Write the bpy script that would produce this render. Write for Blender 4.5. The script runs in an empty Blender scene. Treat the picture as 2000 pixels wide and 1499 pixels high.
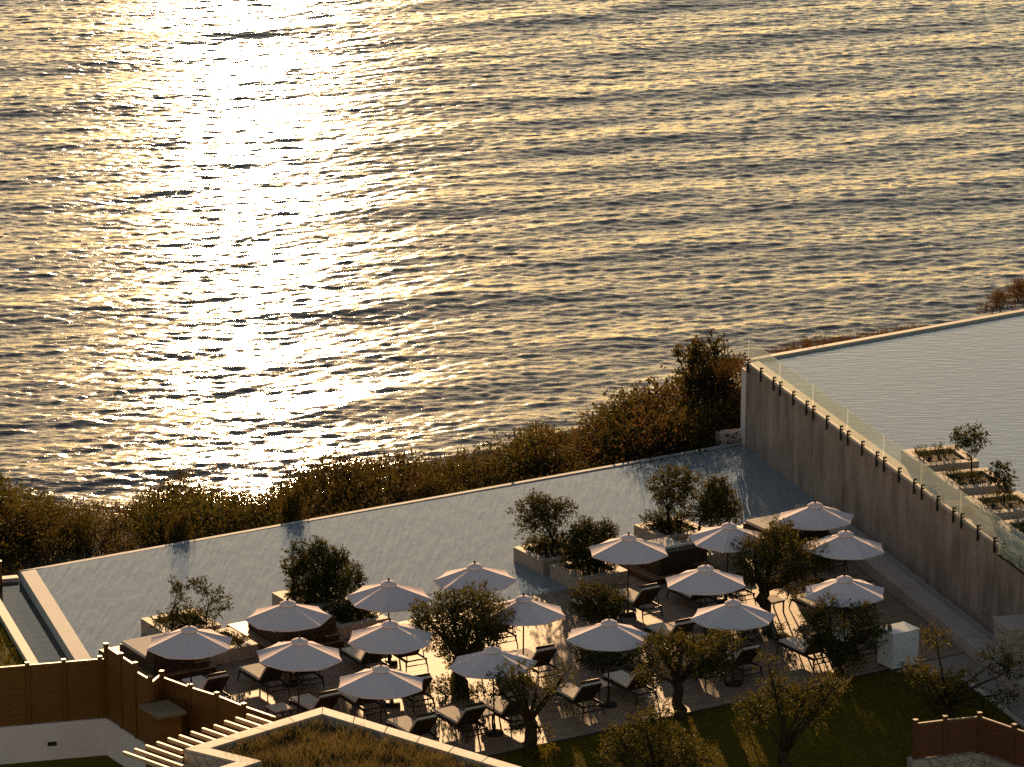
import bpy, math, random
import numpy as np
from math import radians as R, sin, cos, tan, pi, sqrt, atan2
from mathutils import Vector, Matrix

random.seed(7); rng = np.random.default_rng(7)
scene = bpy.context.scene
col = scene.collection

# ------------------------------------------------------------------ camera
CAM_H, FPX, CX, CY, TH = 41.0, 7850.0, 1000.0, 749.5, R(15.48)
cam_d = bpy.data.cameras.new("camera"); cam = bpy.data.objects.new("camera", cam_d); col.objects.link(cam)
cam_d.sensor_width = 36.0; cam_d.lens = 36.0 * FPX / 2000.0; cam_d.clip_start = 1.0; cam_d.clip_end = 12000
cam.location = (0, 0, CAM_H); cam.rotation_euler = (pi / 2 - TH, 0, 0)
scene.camera = cam

# ------------------------------------------------------------------ sky, sun, exposure
SUN_EL, SUN_AZ = R(8.0), R(-3.7)            # azimuth from +Y, negative = to the left
world = bpy.data.worlds.new("World"); scene.world = world; world.use_nodes = True
wn = world.node_tree.nodes; wl = world.node_tree.links
sky = wn.new("ShaderNodeTexSky"); sky.sky_type = 'NISHITA'; sky.sun_disc = False
sky.sun_elevation = SUN_EL; sky.sun_rotation = SUN_AZ
sky.altitude = 30; sky.air_density = 1.0; sky.dust_density = 0.3; sky.ozone_density = 0.0
bg = wn["Background"]; bg.inputs[1].default_value = 0.055
wl.new(sky.outputs[0], bg.inputs[0])
sd = bpy.data.lights.new("sun", 'SUN'); sd.energy = 5.0; sd.angle = R(0.53); sd.color = (1.0, 0.62, 0.30)
sun = bpy.data.objects.new("sun", sd); col.objects.link(sun)
SDIR = Vector((sin(SUN_AZ) * cos(SUN_EL), cos(SUN_AZ) * cos(SUN_EL), sin(SUN_EL)))
sun.rotation_euler = SDIR.to_track_quat('Z', 'Y').to_euler(); sun.location = (0, 200, 80)
vs = scene.view_settings
vs.view_transform = 'Standard'; vs.look = 'None'; vs.gamma = 1.0; vs.use_curve_mapping = False
vs.exposure = 1.2
scene.cycles.use_denoising = False
scene.cycles.max_bounces = 6; scene.cycles.diffuse_bounces = 3; scene.cycles.glossy_bounces = 3
scene.cycles.transparent_max_bounces = 12; scene.cycles.caustics_reflective = False; scene.cycles.caustics_refractive = False

# ------------------------------------------------------------------ survey helpers
def ray(px, py):
    u = (px - CX) / FPX; v = (py - CY) / FPX
    return Vector((u, cos(TH) - v * sin(TH), -sin(TH) - v * cos(TH)))
def P(px, py, z=0.0):                       # the place at height z seen at that point of the survey photo
    d = ray(px, py); t = (z - CAM_H) / d.z
    return Vector((d.x * t, d.y * t, z))
def PY(px, py, Y):
    d = ray(px, py); t = Y / d.y
    return Vector((d.x * t, Y, CAM_H + d.z * t))
def px_of(p):
    x, y, z = p[0], p[1], p[2] - CAM_H
    fw = y * cos(TH) - z * sin(TH); dn = -y * sin(TH) - z * cos(TH)
    return (CX + FPX * x / fw, CY + FPX * dn / fw)

RA = R(31.5)                                # terrace grid: local +X = along the pool edge, local +Y = out to sea
A = Vector((cos(RA), sin(RA), 0)); C = Vector((-sin(RA), cos(RA), 0))
RB = R(16.9)                                # big wall grid
A2 = Vector((cos(RB), sin(RB), 0)); B = Vector((-sin(RB), cos(RB), 0))
Z = Vector((0, 0, 1))

# ------------------------------------------------------------------ materials
def mat(name):
    m = bpy.data.materials.new(name); m.use_nodes = True
    nt = m.node_tree; return m, nt, nt.nodes, nt.links, nt.nodes["Principled BSDF"]

def noise_mat(name, c1, c2, scale=4.0, rough=0.7, bump=0.2, bscale=40.0, stretch=(1, 1, 1), spec=0.3, island=0.0, coords='Object', detail=6, rot=0.0):
    m, nt, n, l, b = mat(name)
    tc = n.new("ShaderNodeTexCoord"); mp = n.new("ShaderNodeMapping"); mp.inputs['Scale'].default_value = stretch
    mp.inputs['Rotation'].default_value = (0, 0, rot)
    l.new(tc.outputs[coords], mp.inputs[0])
    t = n.new("ShaderNodeTexNoise"); t.inputs['Scale'].default_value = scale; t.inputs['Detail'].default_value = detail
    t.inputs['Roughness'].default_value = 0.65
    l.new(mp.outputs[0], t.inputs[0])
    r = n.new("ShaderNodeValToRGB"); r.color_ramp.elements[0].position = 0.32; r.color_ramp.elements[1].position = 0.68
    r.color_ramp.elements[0].color = (*c1, 1); r.color_ramp.elements[1].color = (*c2, 1)
    l.new(t.outputs[0], r.inputs[0]); out = r.outputs[0]
    if island > 0:
        g = n.new("ShaderNodeNewGeometry"); mr = n.new("ShaderNodeMapRange")
        mr.inputs[3].default_value = 1 - island; mr.inputs[4].default_value = 1 + island
        l.new(g.outputs['Random Per Island'], mr.inputs[0])
        mx = n.new("ShaderNodeVectorMath"); mx.operation = 'SCALE'
        l.new(out, mx.inputs[0]); l.new(mr.outputs[0], mx.inputs['Scale']); out = mx.outputs[0]
    l.new(out, b.inputs['Base Color'])
    b.inputs['Roughness'].default_value = rough; b.inputs['Specular IOR Level'].default_value = spec
    if bump > 0:
        t2 = n.new("ShaderNodeTexNoise"); t2.inputs['Scale'].default_value = bscale; t2.inputs['Detail'].default_value = 4
        l.new(mp.outputs[0], t2.inputs[0])
        bp = n.new("ShaderNodeBump"); bp.inputs['Strength'].default_value = bump; bp.inputs['Distance'].default_value = 0.02
        l.new(t2.outputs[0], bp.inputs['Height']); l.new(bp.outputs[0], b.inputs['Normal'])
    return m

def leaf_mat(name, c1, c2, trans, tmix=0.35, rough=0.5):
    m, nt, n, l, b = mat(name)
    g = n.new("ShaderNodeNewGeometry"); r = n.new("ShaderNodeValToRGB")
    r.color_ramp.elements[0].color = (*c1, 1); r.color_ramp.elements[1].color = (*c2, 1)
    l.new(g.outputs['Random Per Island'], r.inputs[0]); l.new(r.outputs[0], b.inputs['Base Color'])
    b.inputs['Roughness'].default_value = rough; b.inputs['Specular IOR Level'].default_value = 0.08
    t = n.new("ShaderNodeBsdfTranslucent"); t.inputs[0].default_value = (*trans, 1)
    mx = n.new("ShaderNodeMixShader"); mx.inputs[0].default_value = tmix
    l.new(b.outputs[0], mx.inputs[1]); l.new(t.outputs[0], mx.inputs[2])
    l.new(mx.outputs[0], n["Material Output"].inputs[0])
    return m

M = {}
M['stone'] = noise_mat('travertine', (.27, .20, .15), (.40, .31, .24), 3.0, .7, .25, 30)
M['wetledge'] = noise_mat('wet_ledge', (.35, .345, .34), (.43, .42, .41), 1.2, .75, .1, 8, spec=.15)
M['coping'] = noise_mat('pale_coping', (.36, .30, .25), (.50, .43, .36), 3.5, .7, .2, 30)
M['concrete'] = noise_mat('board_concrete', (.165, .112, .092), (.42, .305, .26), 1.3, .8, .3, 18, (1, 1, .28), .15, detail=9)
M['bench'] = noise_mat('bench_concrete', (.36, .275, .235), (.47, .365, .315), 1.2, .75, .15, 25)
M['plaster'] = noise_mat('white_plaster', (.72, .57, .545), (.80, .645, .62), 1.0, .85, .1, 60)
M['deck'] = noise_mat('deck_boards', (.20, .125, .085), (.30, .195, .13), 2.5, .62, .15, 40, (.35, 4, 1), .14, .16, rot=-RA)
M['deckbase'] = noise_mat('deck_gap', (.05, .04, .03), (.08, .06, .05), 2, .9, 0)
M['paving'] = noise_mat('paving', (.21, .155, .125), (.29, .22, .18), 1.6, .6, .15, 30)
M['wicker'] = noise_mat('dark_wicker', (.022, .013, .007), (.05, .03, .016), 30, .6, .5, 90)
M['wood'] = noise_mat('platform_wood', (.16, .09, .045), (.26, .15, .07), 4, .55, .2, 30, (1, 6, 1), .3, .2)
M['fence'] = noise_mat('fence_wood', (.135, .050, .008), (.20, .082, .017), 2.5, .6, .2, 40, (1, 1, 5), .2, .14)
M['redfence'] = noise_mat('red_fence_wood', (.10, .034, .015), (.145, .055, .025), 2.5, .6, .2, 40, (1, 1, 5), .2, .14)
M['fencecap'] = noise_mat('fence_cap', (.17, .10, .045), (.25, .15, .075), 3, .5, .1, 40)
M['slat'] = noise_mat('pergola_timber', (.42, .30, .17), (.55, .40, .24), 3, .55, .1, 40, island=.08)
M['cushion'] = noise_mat('cream_cushion', (.55, .48, .40), (.66, .59, .50), 6, .9, .25, 20, spec=.1)
M['metal'] = noise_mat('dark_metal', (.02, .016, .013), (.035, .028, .022), 5, .65, 0, spec=.15)
M['soil'] = noise_mat('soil', (.03, .02, .012), (.07, .045, .025), 6, .95, .5, 20)
M['scrub'] = noise_mat('scrub_ground', (.05, .034, .02), (.12, .085, .05), .35, .95, .6, 3, spec=.05)
M['lawnsoil'] = noise_mat('lawn_base', (.085, .060, .005), (.14, .10, .010), .8, .95, .5, 25, spec=.05)
M['rubble'] = noise_mat('rubble_stone', (.24, .185, .14), (.50, .42, .34), 5, .85, .5, 25, island=.3, spec=.1)
M['mortar'] = noise_mat('mortar', (.26, .21, .165), (.34, .28, .22), 5, .9, .3, 25)
M['barkm'] = noise_mat('bark', (.02, .013, .008), (.07, .048, .03), 9, .9, .9, 22, (1, 1, .35), .05)
M['white'] = noise_mat('white_laminate', (.72, .70, .72), (.78, .76, .77), 1, .45, 0)
M['bottle'] = noise_mat('amber_bottle', (.10, .05, .015), (.16, .08, .02), 2, .15, 0, spec=.6)
M['candle'] = noise_mat('candle_glass', (.5, .4, .28), (.6, .5, .36), 2, .2, 0, spec=.6)

# umbrella fabric lets some light through
m, nt, n, l, b = mat('canopy_fabric')
b.inputs['Base Color'].default_value = (.80, .65, .645, 1); b.inputs['Roughness'].default_value = .9; b.inputs['Specular IOR Level'].default_value = .1
tn = n.new("ShaderNodeTexNoise"); tn.inputs['Scale'].default_value = 2.2; tcn = n.new("ShaderNodeTexCoord"); l.new(tcn.outputs['Object'], tn.inputs[0])
bp = n.new("ShaderNodeBump"); bp.inputs['Strength'].default_value = .35; bp.inputs['Distance'].default_value = .06
l.new(tn.outputs[0], bp.inputs['Height']); l.new(bp.outputs[0], b.inputs['Normal'])
t = n.new("ShaderNodeBsdfTranslucent"); t.inputs[0].default_value = (.62, .54, .48, 1)
mx = n.new("ShaderNodeMixShader"); mx.inputs[0].default_value = .16
l.new(b.outputs[0], mx.inputs[1]); l.new(t.outputs[0], mx.inputs[2]); l.new(mx.outputs[0], n["Material Output"].inputs[0])
M['canopy'] = m

# clear greenish glass: straight-through tint plus a fresnel mirror
m, nt, n, l, b = mat('balustrade_glass'); n.remove(b)
tr = n.new("ShaderNodeBsdfTransparent"); tr.inputs[0].default_value = (.94, .96, .93, 1)
gl = n.new("ShaderNodeBsdfGlossy"); gl.inputs[0].default_value = (1, 1, 1, 1); gl.inputs['Roughness'].default_value = .03
di = n.new("ShaderNodeBsdfTranslucent"); di.inputs[0].default_value = (.70, .76, .70, 1)
lwt = n.new("ShaderNodeLayerWeight"); lwt.inputs[0].default_value = .5
pw5 = n.new("ShaderNodeMath"); pw5.operation = 'POWER'; pw5.inputs[1].default_value = 5; l.new(lwt.outputs['Facing'], pw5.inputs[0])
fr = n.new("ShaderNodeMath"); fr.operation = 'MULTIPLY_ADD'; fr.inputs[1].default_value = .9; fr.inputs[2].default_value = .04; l.new(pw5.outputs[0], fr.inputs[0])
m1 = n.new("ShaderNodeMixShader"); m1.inputs[0].default_value = .19
m2 = n.new("ShaderNodeMixShader")
l.new(tr.outputs[0], m1.inputs[1]); l.new(di.outputs[0], m1.inputs[2])
l.new(fr.outputs[0], m2.inputs[0]); l.new(m1.outputs[0], m2.inputs[1]); l.new(gl.outputs[0], m2.inputs[2])
l.new(m2.outputs[0], n["Material Output"].inputs[0]); M['glass'] = m

M['olive'] = leaf_mat('olive_leaves', (.022, .023, .006), (.076, .070, .024), (.13, .105, .016), .20, .75)
M['shrub'] = leaf_mat('shrub_leaves', (.014, .019, .004), (.046, .051, .014), (.11, .095, .015), .20, .75)
M['scrubleaf'] = leaf_mat('scrub_leaves', (.013, .0125, .004), (.042, .034, .013), (.11, .078, .016), .22, .8)
M['greenscrub'] = leaf_mat('green_scrub_leaves', (.014, .017, .004), (.050, .052, .017), (.12, .10, .016), .22, .8)
M['rustleaf'] = leaf_mat('rust_leaves', (.020, .0125, .0055), (.055, .033, .015), (.14, .075, .024), .22, .8)
M['grass'] = leaf_mat('lawn_blades', (.085, .066, .004), (.17, .13, .012), (.19, .145, .012), .24, .8)
M['drygrass'] = leaf_mat('roof_grass', (.030, .029, .008), (.125, .096, .040), (.25, .18, .055), .30, .8)

# pool water
def water_mat(name, base, bump1, dist, rot, s1, s2, rough=.02):
    m, nt, n, l, b = mat(name)
    b.inputs['Base Color'].default_value = (*base, 1); b.inputs['Roughness'].default_value = rough
    b.inputs['IOR'].default_value = 1.333
    tc = n.new("ShaderNodeTexCoord")
    mp = n.new("ShaderNodeMapping"); mp.inputs['Rotation'].default_value = (0, 0, rot); mp.inputs['Scale'].default_value = s1
    l.new(tc.outputs['Object'], mp.inputs[0])
    t1 = n.new("ShaderNodeTexNoise"); t1.inputs['Scale'].default_value = 1.0; t1.inputs['Detail'].default_value = 2.5
    l.new(mp.outputs[0], t1.inputs[0])
    mp2 = n.new("ShaderNodeMapping"); mp2.inputs['Rotation'].default_value = (0, 0, rot + .6); mp2.inputs['Scale'].default_value = s2
    l.new(tc.outputs['Object'], mp2.inputs[0])
    t2 = n.new("ShaderNodeTexNoise"); t2.inputs['Scale'].default_value = 1.0; t2.inputs['Detail'].default_value = 2
    l.new(mp2.outputs[0], t2.inputs[0])
    ad = n.new("ShaderNodeMath"); ad.operation = 'MULTIPLY_ADD'; ad.inputs[1].default_value = .3
    l.new(t2.outputs[0], ad.inputs[0]); l.new(t1.outputs[0], ad.inputs[2])
    bp = n.new("ShaderNodeBump"); bp.inputs['Strength'].default_value = bump1; bp.inputs['Distance'].default_value = dist
    l.new(ad.outputs[0], bp.inputs['Height']); l.new(bp.outputs[0], b.inputs['Normal'])
    return m
M['pool'] = water_mat('pool_water', (.225, .25, .275), 1.0, .026, -RA, (6.0, .55, 1), (2.2, 1.0, 1))
M['upool'] = water_mat('upper_pool_water', (.225, .26, .295), 1.0, .010, -RB, (1.2, 5.5, 1), (2.5, 2.5, 1), .04)
M['channel'] = water_mat('channel_water', (.03, .027, .024), 1.0, .004, -RA, (3, 3, 1), (4, 4, 1), .05)

# sea
m, nt, n, l, b = mat('sea_water')
b.inputs['Base Color'].default_value = (.066, .036, .028, 1); b.inputs['Roughness'].default_value = .075; b.inputs['IOR'].default_value = 1.30
tc = n.new("ShaderNodeTexCoord"); mp = n.new("ShaderNodeMapping"); mp.inputs['Rotation'].default_value = (0, 0, R(-5)); mp.inputs['Scale'].default_value = (1.3, 5.5, 1)
l.new(tc.outputs['Object'], mp.inputs[0])
t1 = n.new("ShaderNodeTexNoise"); t1.inputs['Scale'].default_value = 1.0; t1.inputs['Detail'].default_value = 3; t1.inputs['Roughness'].default_value = .55
l.new(mp.outputs[0], t1.inputs[0])
bp = n.new("ShaderNodeBump"); bp.inputs['Strength'].default_value = 1.0; bp.inputs['Distance'].default_value = .034
l.new(t1.outputs[0], bp.inputs['Height']); l.new(bp.outputs[0], b.inputs['Normal'])
M['sea'] = m

# ------------------------------------------------------------------ mesh helpers
class MB:
    def __init__(s): s.v = []; s.f = []
    def add(s, vs, fs):
        o = len(s.v); s.v += [tuple(p) for p in vs]; s.f += [tuple(i + o for i in f) for f in fs]; return s
    def hexa(s, p):                          # 0-3 bottom ring, 4-7 top ring
        return s.add(p, [(3, 2, 1, 0), (4, 5, 6, 7), (0, 1, 5, 4), (1, 2, 6, 5), (2, 3, 7, 6), (3, 0, 4, 7)])
    def box(s, x0, x1, y0, y1, z0, z1):
        return s.hexa([(x0, y0, z0), (x1, y0, z0), (x1, y1, z0), (x0, y1, z0), (x0, y0, z1), (x1, y0, z1), (x1, y1, z1), (x0, y1, z1)])
    def bar(s, p, q, w, h, up=Z):            # a straight bar of section w x h from p to q
        p = Vector(p); q = Vector(q); d = (q - p).normalized(); sd_ = d.cross(up)
        if sd_.length < 1e-4: sd_ = Vector((1, 0, 0))
        sd_.normalize(); u = sd_.cross(d)
        a = sd_ * w / 2; b_ = u * h / 2
        return s.hexa([p - a - b_, p + a - b_, q + a - b_, q - a - b_, p - a + b_, p + a + b_, q + a + b_, q - a + b_])
    def prism(s, poly, z0, z1):
        n_ = len(poly)
        a = 0
        for i in range(n_):
            x0, y0 = poly[i][0], poly[i][1]; x1, y1 = poly[(i + 1) % n_][0], poly[(i + 1) % n_][1]; a += x0 * y1 - x1 * y0
        pl = list(poly) if a > 0 else list(poly)[::-1]
        vs = [(p[0], p[1], z0) for p in pl] + [(p[0], p[1], z1) for p in pl]
        fs = [tuple(range(n_ - 1, -1, -1)), tuple(range(n_, 2 * n_))] + [(i, (i + 1) % n_, n_ + (i + 1) % n_, n_ + i) for i in range(n_)]
        return s.add(vs, fs)
    def tube(s, pts, rad, n_=7, caps=True):
        pts = [Vector(p) for p in pts]; rings = []; o = len(s.v)
        for i, p in enumerate(pts):
            d = (pts[min(i + 1, len(pts) - 1)] - pts[max(i - 1, 0)]).normalized()
            x = d.cross(Vector((0.13, 1, 0.05))); x = x if x.length > .05 else d.cross(Vector((1, 0, 0)))
            x.normalize(); y = d.cross(x)
            for k in range(n_):
                a = 2 * pi * k / n_
                s.v.append(tuple(p + (x * cos(a) + y * sin(a)) * rad[i]))
        for i in range(len(pts) - 1):
            for k in range(n_):
                k2 = (k + 1) % n_
                s.f.append((o + i * n_ + k, o + i * n_ + k2, o + (i + 1) * n_ + k2, o + (i + 1) * n_ + k))
        if caps:
            s.f.append(tuple(o + k for k in range(n_ - 1, -1, -1))); e = o + (len(pts) - 1) * n_
            s.f.append(tuple(e + k for k in range(n_)))
        return s
    def mesh(s, name, m_, smooth=False):
        me = bpy.data.meshes.new(name); me.from_pydata(s.v, [], s.f)
        if m_: me.materials.append(M[m_])
        if smooth: me.polygons.foreach_set('use_smooth', [True] * len(me.polygons))
        me.update(); return me
    def build(s, name, m_, parent=None, smooth=False, bevel=0, kind=None):
        o = bpy.data.objects.new(name, s.mesh(name, m_, smooth)); col.objects.link(o)
        if parent: o.parent = parent
        if bevel:
            bm_ = o.modifiers.new("bevel", 'BEVEL'); bm_.width = bevel; bm_.segments = 2; bm_.limit_method = 'ANGLE'
        if kind: o['kind'] = kind
        return o

def link(name, me, parent=None, loc=None, rz=0, scale=None):
    o = bpy.data.objects.new(name, me); col.objects.link(o)
    if parent: o.parent = parent
    if loc is not None: o.location = loc
    if rz: o.rotation_euler = (0, 0, rz)
    if scale: o.scale = scale
    return o
def thing(name, label, cat, loc=(0, 0, 0), rz=0, group=None):
    o = bpy.data.objects.new(name, None); col.objects.link(o); o.empty_display_size = .2
    o.location = loc; o.rotation_euler = (0, 0, rz); return tag(o, label, cat, group)
def tag(o, label, cat, group=None, kind=None):
    o['label'] = label; o['category'] = cat
    if group: o['group'] = group
    if kind: o['kind'] = kind
    return o
def structure(o): o['kind'] = 'structure'; return o
def copy_tree(o, parent=None):
    c = o.copy(); col.objects.link(c); c.parent = parent
    for ch in o.children: copy_tree(ch, c)
    return c

def np_mesh(name, v, f, m_, smooth=False):   # v (N,3), f (K,3|4) numpy
    me = bpy.data.meshes.new(name); k = f.shape[1]
    me.vertices.add(len(v)); me.vertices.foreach_set('co', np.ascontiguousarray(v, dtype=np.float32).ravel())
    me.loops.add(f.size); me.loops.foreach_set('vertex_index', np.ascontiguousarray(f, dtype=np.int32).ravel())
    me.polygons.add(len(f)); me.polygons.foreach_set('loop_start', np.arange(0, f.size, k, dtype=np.int32))
    try: me.polygons.foreach_set('loop_total', np.full(len(f), k, dtype=np.int32))
    except Exception: pass
    if m_: me.materials.append(M[m_])
    if smooth: me.polygons.foreach_set('use_smooth', np.ones(len(f), dtype=bool))
    me.update(calc_edges=True); me.validate(); return me

def norm(a): return a / np.maximum(np.linalg.norm(a, axis=1, keepdims=True), 1e-6)
def leaf_quads(cen, dirs, length, width):
    n_ = len(cen); side = norm(np.cross(dirs, norm(rng.normal(size=(n_, 3)))))
    L = (length * rng.uniform(.6, 1.25, n_))[:, None]; W = (width * rng.uniform(.7, 1.2, n_))[:, None]
    v = np.empty((n_, 4, 3)); v[:, 0] = cen; v[:, 1] = cen + dirs * L * .5 + side * W * .5
    v[:, 2] = cen + dirs * L; v[:, 3] = cen + dirs * L * .5 - side * W * .5
    return v.reshape(-1, 3), np.arange(4 * n_).reshape(-1, 4)
def blob_leaves(c, r, n_, length, width, up=.3, shell=.55):
    # leaves on short sprigs through an uneven ellipsoid, denser towards the outside
    ns = max(6, n_ // 9)
    d = norm(rng.normal(size=(ns, 3))); rad = rng.uniform(shell ** 3, 1, ns) ** (1 / 3) * rng.uniform(.72, 1.16, ns)
    pc = np.array(c) + d * rad[:, None] * np.array(r)
    sprig = norm(d + rng.normal(size=(ns, 3)) * .5 + np.array([0, 0, up]))
    idx = rng.integers(0, ns, n_); tt = rng.uniform(0, 1, n_)[:, None]
    sl = length * 2.6
    cen = pc[idx] + sprig[idx] * tt * sl + rng.normal(size=(n_, 3)) * length * .22
    dirs = norm(sprig[idx] * .8 + rng.normal(size=(n_, 3)) * .7)
    return leaf_quads(cen, dirs, length, width)
def merge(parts):
    vs = []; fs = []; o = 0
    for v, f in parts: vs.append(v); fs.append(f + o); o += len(v)
    return np.concatenate(vs), np.concatenate(fs)

# ================================================================== SETTING
SEA_Z = -12.0
# ---- sea: one sheet, waves near, flat out to the horizon
dx = .2; N = 1024
kx = np.fft.fftfreq(N, dx) * 2 * pi; KX, KY = np.meshgrid(kx, kx, indexing='ij'); K = np.hypot(KX, KY); K[0, 0] = 1
def band(l0, w, spread, rms_slope, tr):      # tr: travel direction from +Y
    CT = (KX * sin(R(tr)) + KY * cos(R(tr))) / K
    lam = 2 * pi / K; s = np.exp(-(np.log(lam / l0) / w) ** 2) * np.abs(CT) ** spread / K
    h = np.fft.ifft2(np.fft.fft2(rng.normal(size=(N, N))) * np.sqrt(s))
    h = h.real; gx, gy = np.gradient(h, dx); return h * rms_slope / sqrt((gx ** 2 + gy ** 2).mean())
H = band(13.0, .5, 24, .040, -22) + band(3.2, .7, 10, .050, -16) + band(.85, .6, 3.0, .088, -8)
x0, x1, y0, y1 = -62, 62, 150, 345
nx, ny = int((x1 - x0) / dx), int((y1 - y0) / dx)
H = H[:nx, :ny]
gx = np.linspace(x0, x1, nx); gy = np.linspace(y0, y1, ny)
GX, GY = np.meshgrid(gx, gy, indexing='ij')
edge = np.clip(np.minimum.reduce([GX - x0, x1 - GX, GY - y0, y1 - GY]) / 4, 0, 1); edge[0] = edge[-1] = 0; edge[:, 0] = edge[:, -1] = 0
V = np.stack([GX, GY, SEA_Z + H * edge], -1).reshape(-1, 3)
I = np.arange(nx * ny).reshape(nx, ny)
F = np.stack([I[:-1, :-1], I[1:, :-1], I[1:, 1:], I[:-1, 1:]], -1).reshape(-1, 4)
nv = len(V); BIG = 6000
outer = np.array([(x0, y0), (x1, y0), (x1, y1), (x0, y1), (-BIG, y0), (BIG, y0), (BIG, y1), (-BIG, y1), (-BIG, BIG), (BIG, BIG), (-BIG, 60), (BIG, 60)], float)
V = np.concatenate([V, np.c_[outer, np.full(len(outer), SEA_Z)]])
F = np.concatenate([F, nv + np.array([(4, 0, 3, 7), (1, 5, 6, 2), (7, 6, 9, 8), (10, 11, 5, 4)])])
sea = link('sea', np_mesh('sea', V, F, 'sea', True)); structure(sea)

# ---- pool corners (z = 0 is the deck, water a little lower)
WZ = -.05
far_l = P(42, 1118, WZ); far_r = P(1449, 866, WZ)
E = (far_r - far_l).normalized(); EN = Vector((-E.y, E.x, 0))     # along the infinity edge, and out to sea
near0 = P(1000, 1172, 0)                     # deck edge at the pool, runs along A
wall0 = P(1455, 868, 0); WALLH = 3.08        # seaward foot of the big wall, wall runs along -B
def hit(p, d, q, e):                         # p + t d meets q + s e
    den = d.x * e.y - d.y * e.x; t_ = ((q.x - p.x) * e.y - (q.y - p.y) * e.x) / den; return p + d * t_
ledge_dir = (P(148, 1290, WZ) - far_l).normalized()
pool_nl = hit(near0, A, far_l, ledge_dir); pool_nr = hit(near0, A, wall0, B)
o = MB().prism([far_l, far_r + B * 0 + (wall0 - far_r) * 1, pool_nr, pool_nl], WZ - .02, WZ).build('pool_water', 'pool'); structure(o)
# pool rims: the wide left ledge, the thin seaward lip
lw = .5
li = A * lw
o = MB().prism([far_l - A * .02, far_l + A * lw, pool_nl + A * lw, pool_nl - A * .02], -.5, WZ + .012).build('pool_ledge', 'wetledge'); structure(o)
o = MB().prism([far_l + E * 1.0 + EN * -.02, far_r + EN * -.02, far_r + EN * .16, far_l + EN * .16 - A * .02], -1.6, WZ + .006).build('pool_lip', 'wetledge'); structure(o)
# overflow channel on the left
ld = ledge_dir; lp = Vector((ld.y, -ld.x, 0)) if Vector((ld.y, -ld.x, 0)).x < 0 else Vector((-ld.y, ld.x, 0))
q0 = far_l + EN * .16; q1 = pool_nl
o = MB().prism([q0 + lp * .02, q1 + lp * .02, q1 + lp * 1.0, q0 + lp * 1.0], -.62, -.42).build('channel_water', 'channel'); structure(o)
mbx = MB(); mbx.prism([q0 + lp * 1.0, q1 + lp * 1.0, q1 + lp * 1.32, q0 + lp * 1.32], -1.4, -.28)
mbx.prism([q0 + lp * .025, q0 + lp * .995, q0 + lp * .995 - ld * .35, q0 + lp * .025 - ld * .35], -1.4, -.285)
tag(mbx.build('channel_wall', 'coping', bevel=.02), 'low pale kerb wall round the overflow channel left of the pool', 'kerb wall')

# ---- deck: a dark base with real boards on it
deck_fl = P(620, 1548, 0); deck_front = (P(1720, 1310, 0) - P(980, 1470, 0)).normalized()
dfp = P(1720, 1310, 0)
bench_o = -A2 * 1.0                           # front line of the bench at the wall foot
bl0 = wall0 - A2 * 1.35
d_nr = hit(near0, A, bl0, B); d_fr = hit(dfp, deck_front, bl0, B)
fence_line0 = P(207, 1262, 1.9); fence_line0.z = 0
fl_dir = (P(545, 1402, 1.5) - P(207, 1262, 1.9)); fl_dir.z = 0; fl_dir.normalize()
d_nl = hit(near0, A, fence_line0, fl_dir); d_fl = hit(dfp, deck_front, fence_line0, fl_dir)
deck_poly = [d_nl, d_nr, d_fr, d_fl]
deck = MB().prism(deck_poly, -.9, -.012).build('deck', 'deckbase'); structure(deck)
def clip(poly, p, nrm):
    out = []
    for i in range(len(poly)):
        a_, b_ = poly[i], poly[(i + 1) % len(poly)]; da = (a_ - p).dot(nrm); db = (b_ - p).dot(nrm)
        if da >= 0: out.append(a_)
        if da * db < 0: out.append(a_ + (b_ - a_) * (da / (da - db)))
    return out
mbx = MB()
cs = [p.dot(C) for p in deck_poly]; as_ = [p.dot(A) for p in deck_poly]
cc = min(cs)
while cc < max(cs):
    row = clip(clip([p.copy() for p in deck_poly], C * cc, C), C * (cc + .142), -C)
    if len(row) > 2:
        a0 = min(p.dot(A) for p in row) - random.uniform(0, 3); a1 = max(p.dot(A) for p in row)
        while a0 < a1:
            ln = random.choice((2.4, 3.0, 3.6))
            pc = clip(clip(row, A * a0, A), A * (a0 + ln - .005), -A)
            if len(pc) > 2:
                zt = random.uniform(-.001, .0015); o_ = len(mbx.v)
                cr = sum((pc[i].x * pc[(i + 1) % len(pc)].y - pc[(i + 1) % len(pc)].x * pc[i].y) for i in range(len(pc)))
                if cr < 0: pc = pc[::-1]
                mbx.v += [(p.x, p.y, zt) for p in pc]; mbx.f.append(tuple(range(o_, o_ + len(pc))))
            a0 += ln
    cc += .15
boards = mbx.build('deck_boards', 'deck', deck); boards['kind'] = 'stuff'

# ---- paving right of the deck, along the bench
pv0 = d_fr - deck_front * 2.9
kerb_a = P(1878, 1330, -.05); kerb_b = P(2010, 1432, -.05); kd = (kerb_b - kerb_a).normalized()
far_pt = bl0 - B * 60
o = MB().prism([d_fr, pv0, kerb_a + Z * .05, kerb_b + kd * 14, far_pt], -.5, -.02).build('paved_path', 'paving'); structure(o)
tag(MB().prism([kerb_a, kerb_a + A2 * .16, kerb_b + kd * 14 + A2 * .16, kerb_b + kd * 14], -.4, .02).build('kerb', 'coping'), 'pale kerb between dark lawn and the grey path at right', 'kerb')

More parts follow.
